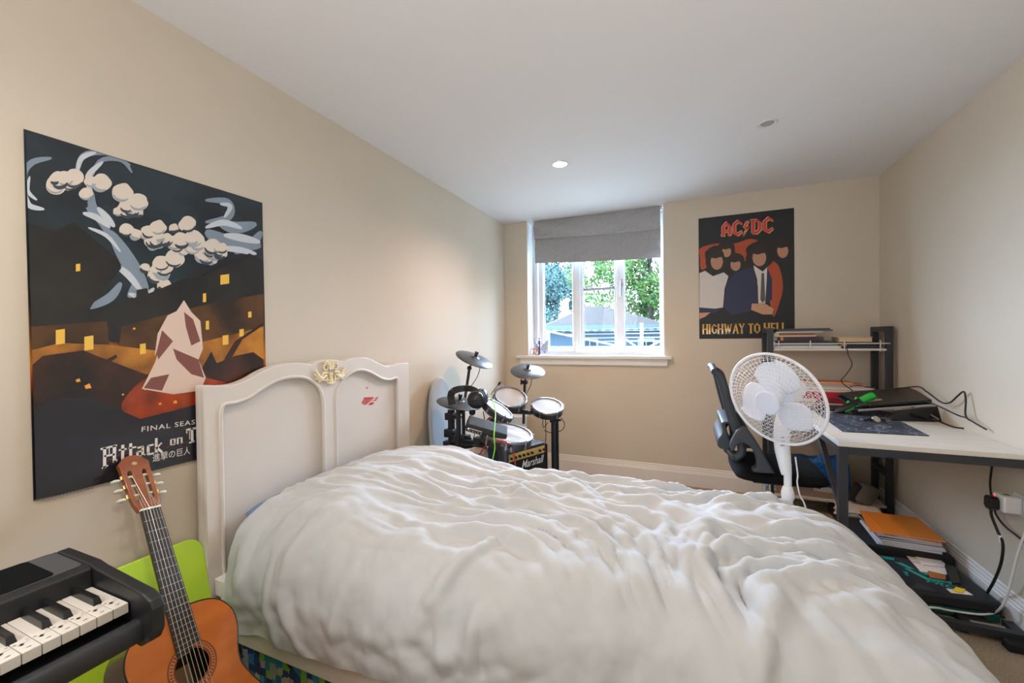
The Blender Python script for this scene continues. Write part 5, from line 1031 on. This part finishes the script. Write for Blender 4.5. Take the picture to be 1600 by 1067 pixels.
for k in range(2):
    a = px(*CR(370+k*40, 275+k*65), 'z', .1014); b_ = px(*CR(480+k*40, 300+k*65), 'z', .1014); ex = (b_-a); l = ex.length; ex.normalize(); tx.text('IIIMIIN', frame(a, ex, Vector((-ex.y, ex.x, 0)), (0, 0, 1)), l, .014)
tx.build('print_marks', ink, s1)
sheet_('envelope', [CR(400, 205), CR(640, 188), CR(860, 360), CR(850, 405), CR(545, 370)], .1045, .002, 'e2dde0', 'white folded paper on top of the pale leaflet', 'paper')
s3 = sheet_('picture_card', [CR(615, 455), CR(870, 515), CR(865, 585), CR(650, 550)], .1035, .0012, 'a8602c', 'small orange picture card at the near edge of the leaflet', 'card')
sheet_('receipt', [CR(875, 705), CR(975, 718), CR(1150, 735), CR(1255, 800), CR(945, 765)], .1000, .0012, 'dedcd8', 'white slip under the yellow sticky note on the black case', 'paper')
sheet_('sticky_note', [CR(960, 735), CR(1010, 682), CR(1148, 715), CR(1085, 765)], .1025, .0015, 'e6c21a', 'yellow sticky note on the white slip on the black case', 'sticky note')
P = [px(*CR(a, b), 'z', .104) for a, b in ((870, 400), (1000, 400), (1080, 640), (955, 635))]; ph = thing('smartphone', 'black smartphone lying face up on the flat black case', 'phone', sum(P, Vector())/4)
m = MB(); m.prism([(p.x, p.y) for p in P], .0075, Matrix.Translation((0, 0, .0989))); m.build('body', satin, ph, bevel=.002); cph = sum(P, Vector())/4
m = MB(); m.prism([((p.x-cph.x)*.9+cph.x, (p.y-cph.y)*.94+cph.y) for p in P], .0004, Matrix.Translation((0, 0, .1066))); m.build('screen', M('screen', '0a0a0e', .06), ph)
# black bracket and clear packet at the desk foot
br = thing('power_brick', 'black power brick in a clear packet beside the right desk leg', 'power adapter', (2.80, 2.36, 0))
MB().box((2.70, 2.30, .001), (2.80, 2.395, .03)).build('brick', rubber, br, bevel=.004)
MB().box((2.725, 2.287, .0305), (2.83, 2.33, .034)).build('card_insert', M('card_grey', '8a8680', .4), br)
# ------------------------------------------------------------------ office chair facing the desk
ch = thing('office_chair', 'black mesh back office chair tucked under the left side of the desk', 'chair', (2.05, 2.64, 0))
sf = M('seat_fabric', '121315', .95, bump=(400, .4, .001), spec=.15); cp = M('chair_plastic', '33363b', .5); cmesh = M('chair_mesh', '1c1d20', .7, bump=(700, .8, .001))
seat = MB()
def so_(s, t, top):
    a, b = s*2-1, t*2-1; k = max(0, 1-abs(a)**5)**.5*max(0, 1-abs(b)**5)**.5
    return Vector((2.07+.215*a*(1-.06*b*b), 2.63+.235*b*(1-.05*a*a), .515+(.05*k-.012*k*math.cos(a*1.2) if top else -.040*k)))
seat.grid(lambda s, t: so_(s, t, 1), 24, 24); seat.grid(lambda s, t: so_(s, t, 0), 24, 24); seat.build('seat', sf, ch, smooth=180)
bp_ = spline([(1.772, 0, 1.052), (1.795, 0, 1.03), (1.815, 0, .96), (1.835, 0, .88), (1.862, 0, .78), (1.893, 0, .69), (1.895, 0, .63), (1.872, 0, .605)], 4)
fb_ = MB()
for sg in (-1, 1):
    fb_.tube([(p.x, 2.64+sg*(.225-.02*i/len(bp_)), p.z) for i, p in enumerate(bp_)], [.016+.008*math.sin(i*.1) for i in range(len(bp_))], 8)
fb_.tube([(bp_[0].x, 2.64+.225*k/6, bp_[0].z+.012*(1-(k/6)**2)) for k in range(-6, 7)], .018, 8); fb_.tube([(bp_[-1].x-.02*(1-(k/6)**2), 2.64+.21*k/6, bp_[-1].z) for k in range(-6, 7)], .02, 8)
fb_ = fb_.build('back_frame', cp, ch, smooth=60)
m = MB(); m.grid(lambda s, t: Vector((interp([(i, p.x, p.z) for i, p in enumerate(bp_)], s*(len(bp_)-1))[0]+.03*(1-(2*t-1)**2)+.006, 2.64-.215+.43*t, interp([(i, p.x, p.z) for i, p in enumerate(bp_)], s*(len(bp_)-1))[1])), 28, 16); m.build('back_mesh', cmesh, fb_, smooth=180)
def chs(a, b, y): p = px(1100+a/4.853, 560+b/4.853, 'y', y); return (p.x, p.z)
XZc = lambda y: frame((0, y, 0), (1, 0, 0), (0, 0, 1), (0, -1, 0))
lb_ = MB(); lb_.sheet([sp2([chs(*q, 2.44) for q in ((104, 665), (108, 612), (128, 585), (142, 555), (138, 520), (134, 490), (150, 481), (200, 480), (208, 500), (180, 496), (168, 500), (172, 530), (182, 570), (196, 600), (205, 650), (190, 690), (140, 690))], 2, True)], .40, .008, XZc(2.84)); lb_.build('lumbar_support', cp, ch, smooth=40)
MB().bar((1.83, 2.64, .60), (1.98, 2.64, .455), .07, .025).build('back_bracket', cp, ch, bevel=.006)
arm_o = [(200, 690), (192, 655), (212, 600), (238, 548), (262, 524), (295, 513), (332, 535), (370, 585), (410, 645), (470, 755), (526, 850), (520, 862), (372, 852), (370, 822), (392, 812), (394, 770), (375, 705), (335, 652), (285, 632), (245, 650), (225, 690)]
for y in (2.415, 2.90):
    m = MB(); m.sheet([sp2([chs(*q, 2.39) for q in arm_o], 2, True)], .055, .009, XZc(y)); m.build('armrest', cp, ch, smooth=40)
MB().box((1.96, 2.54, .445), (2.12, 2.72, .475)).build('seat_plate', black, ch, bevel=.006)
MB().lathe([(.022, .30), (.022, .446)], axis((2.04, 2.63, 0), (0, 0, 1)), 18).build('gas_lift', chrome, ch, smooth=40); MB().lathe([(.038, .09), (.036, .318), (.026, .322)], axis((2.04, 2.63, 0), (0, 0, 1)), 18).build('column_cover', black, ch, smooth=40)
MB().tube(spline([(2.05, 2.56, .45), (2.045, 2.52, .40), (2.03, 2.50, .375), (1.975, 2.45, .36), (1.955, 2.44, .352)], 5), [.005]*12+[.011]*9, 8).build('height_lever', black, ch, smooth=60)
for k in range(5):
    a = k*1.2566-.942; e = Vector((math.cos(a)*.27, math.sin(a)*.27, 0)); MB().bar((2.04, 2.63, .095), Vector((2.04, 2.63, .075))+e, .045, .03).build('base_arm', black, ch, bevel=.006)
    c = Vector((2.04, 2.63, .03))+e; MB().lathe([(1e-5, -.02), (.026, -.02), (.029, 0), (.026, .02), (1e-5, .02)], axis(c, (-math.sin(a+.7), math.cos(a+.7), 0)), 14).tube([c, c+Vector((0, 0, .05))], .008, 8).build('caster', rubber, ch, smooth=40)
# ------------------------------------------------------------------ pedestal fan
fn = thing('pedestal_fan', 'white pedestal fan with a round mesh guard standing beyond the foot of the bed', 'fan', (2.055, 2.15, 0))
fw = M('fan_white', 'eef0f4', .35); fg = M('fan_grille', 'f2f3f6', .35); bld = M('fan_blade', 'e9edf6', .3)
fcx = Vector((2.006, 2.204, .949)); nf = Vector((-.644, -.72, -.257)).normalized()
FX = axis(fcx, nf, RT); FR = .217
rg = MB(); rg.tube([FX @ Vector((FR*math.cos(i*6.2832/64), FR*math.sin(i*6.2832/64), 0)) for i in range(64)], .0065, 10, closed=True); rg.build('guard_rim', fw, fn, smooth=60)
def guard(sgn, depth, nr, name, cut):
    m = MB()
    prof = lambda f: depth*(1-f**3.2)                 # domed
    for k in range(nr):                               # spiral wires
        a0 = k*6.2832/nr; pts = []
        for i in range(9):
            f = cut+(1-cut)*i/8; a = a0+sgn*.75*(f-cut); pts.append(FX @ Vector((FR*f*math.cos(a), FR*f*math.sin(a), sgn*prof(f))))
        m.tube(pts, .00085, 4, cap=False)
    for f in [cut+(1-cut)*j/9 for j in range(10)]:
        m.tube([FX @ Vector((FR*f*math.cos(i*6.2832/48), FR*f*math.sin(i*6.2832/48), sgn*prof(f))) for i in range(48)], .0008, 4, closed=True)
    return m.build(name, fg, fn)
guard(1, .052, 60, 'front_guard', .27); guard(-1, .055, 60, 'rear_guard', .25)
m = MB(); m.lathe([(.055, .050), (.056, .056), (.052, .060), (1e-5, .0605)], FX, 32); m.build('hub_badge', M('fan_badge', 'dfe4f2', .3), fn, smooth=40)
# three blades fixed on the hub; wide rounded paddles
for k in range(3):
    a0 = math.radians(96+120*k); m = MB()
    def bf(s, t, a0=a0):
        r = .03+.155*s; wdt = .90*math.sin(math.pi*min(1, s*.62+.22))**.8*(1-.12*s**6)
        if s > .62: wdt *= math.sqrt(max(0, 1-((s-.62)/.38)**2))*.999+.001
        a = a0+(t-.5)*2*wdt*(1-.12*s)+.25*s; return FX @ Vector((r*math.cos(a), r*math.sin(a), -.004+.045*(t-.5)*(1-.3*s)))
    m.grid(bf, 22, 16); o = m.build('blade', bld, fn, smooth=180); so = o.modifiers.new('t', 'SOLIDIFY'); so.thickness = .0025
MB().lathe([(1e-5, .03), (.028, .028), (.034, .018), (.034, -.02), (1e-5, -.022)], FX, 24).build('blade_hub', bld, fn, smooth=40)
mt_ = MB(); mt_.lathe([(1e-5, -.06), (.05, -.06), (.058, -.07), (.058, -.13), (.046, -.17), (1e-5, -.178)], FX, 28); mt_.build('motor_housing', fw, fn, smooth=40)
PB = at(1231, 775, 1.96); PBx, PBy = PB.x, PB.y
mcn = FX @ Vector((0, 0, -.11))
def tub(pts, rs, name, mat=fw, n=18, k=4): P = spline(pts, k); MB().tube(P, [rs[min(int(i/k), len(rs)-1)]+(rs[min(int(i/k)+1, len(rs)-1)]-rs[min(int(i/k), len(rs)-1)])*((i % k)/k) for i in range(len(P))], n).build(name, mat, fn, smooth=60)
zt = at(1222, 705, 1.96).z; zm = at(1229, 738, 1.96).z; zb = at(1231, 760, 1.96).z; zc = at(1231, 772, 1.96).z
tub([mcn, at(1228, 640, 2.0), at(1223, 665, 1.99), at(1221.5, 690, 1.98), at(1224, 712, 1.97), at(1229, 741, 1.96)], [.030, .034, .036, .034, .031, .022], 'neck_housing')
ct_ = MB()
for k in range(3): ct_.tube([at(1219+k*.6, 684+6*k, 1.94), at(1225+k*.6, 683+6*k, 1.94)], .003, 6)
ct_.build('control_marks', M('mark_grey', '9a9ca6', .5), fn)
MB().lathe([(.0165, zc-.05), (.0165, zm+.04)], axis((PBx, PBy, 0), (0, 0, 1)), 18).build('upper_pole', fw, fn, smooth=40)
MB().lathe([(.021, zc-.03), (.028, zc-.015), (.028, zc+.01), (.021, zc+.035), (.0175, zc+.037)], axis((PBx, PBy, 0), (0, 0, 1)), 18).build('height_collar', fw, fn, smooth=40)
MB().lathe([(.022, .02), (.0215, zc-.028)], axis((PBx, PBy, 0), (0, 0, 1)), 18).build('lower_pole', fw, fn, smooth=40)
m = MB()
for k in range(2): m.box((-.14, -.02, .0), (.14, .02, .022), rotz(k*1.5708, (PBx, PBy, .001)))
m.build('cross_foot', fw, fn, bevel=.006)
MB().tube(spline([(PBx+.028, PBy-.015, zt-.02), (PBx+.036, PBy-.018, zm+.0), (PBx+.034, PBy-.018, zb+.03), (PBx+.045, PBy-.016, zb-.03), (PBx+.062, PBy-.014, zc-.03), (PBx+.075, PBy-.012, zc-.10), (PBx+.09, PBy+.05, .2), (PBx+.12, PBy+.12, .02), (PBx+.16, PBy+.1, .008)], 6), .0035, 8).build('power_cord', cabw, fn, smooth=60)
# ------------------------------------------------------------------ winged ornament on the window sill
wo = thing('winged_ornament', 'small figurine with patterned wings and an orange creature on the window sill', 'ornament', (.335, 3.735, SZ+.025)); oz = SZ+.025; oc = Vector((.335, 3.735, oz))
purple = M('ornament_purple', '4a3a5c', .4, var=('6a2a3a', 60)); wingm = M('wing_print', '6b7f92', .35, var=('c9c4cc', 90)); orng = M('ornament_orange', 'c98a6a', .45)
def fig(name, x, y, h, mat):
    m = MB(); m.lathe([(1e-5, 0), (.013*h, 0), (.011*h, .05*h), (.0075*h, .09*h), (.009*h, .11*h), (.011*h, .14*h), (.004*h, .152*h), (1e-5, .153*h)], axis((x, y, oz+.006), (0, 0, 1)), 12); m.ball((x, y, oz+.006+.166*h), .010*h, 10); m.tube([(x-.01*h, y, oz+.13*h), (x-.022*h, y-.01, oz+.1*h), (x-.01*h, y-.018, oz+.085*h)], .0035*h, 6); m.tube([(x+.01*h, y, oz+.13*h), (x+.024*h, y-.008, oz+.11*h), (x+.03*h, y-.012, oz+.14*h)], .0035*h, 6)
    return m.build(name, mat, wo, smooth=60)
fig('robed_figure', oc.x, oc.y, .92, purple)
for sg, w, h in ((-1, .075, .115), (1, .085, .11)):
    m = MB(); m.prism(sp2([(0, .055), (.018, .085), (w*.75, h+.02), (w, h+.035), (w*.98, h*.6), (w*.86, .03), (w*.6, .012), (w*.35, .03), (.01, .05)], 2, True), .003, frame((oc.x+sg*.004, oc.y+.012, oz+.004), (sg*.9, .43 if sg < 0 else .2, 0), (0, 0, 1))); m.build('wing', wingm, wo)
cr2 = MB(); cr2.tube(spline([(oc.x-.028, oc.y-.012, oz+.008), (oc.x-.045, oc.y-.01, oz+.03), (oc.x-.052, oc.y-.008, oz+.052), (oc.x-.066, oc.y-.006, oz+.055), (oc.x-.078, oc.y-.004, oz+.065)], 5), [.012, .012, .013, .014, .015, .015, .015, .014, .013, .011, .010, .009, .008, .007, .006, .005, .004, .004, .003, .003, .003], 8); cr2.ball((oc.x-.048, oc.y-.012, oz+.068), .011, 10); cr2.tube([(oc.x-.04, oc.y-.014, oz+.04), (oc.x-.025, oc.y-.02, oz+.005)], .005, 6); cr2.tube([(oc.x-.055, oc.y-.014, oz+.03), (oc.x-.06, oc.y-.02, oz+.005)], .005, 6); cr2.build('orange_creature', orng, wo, smooth=60)
MB().lathe([(1e-5, 0), (.03, 0), (.03, .004), (1e-5, .006)], axis((oc.x-.01, oc.y, oz), (0, 0, 1)), 18).build('base', satin, wo)
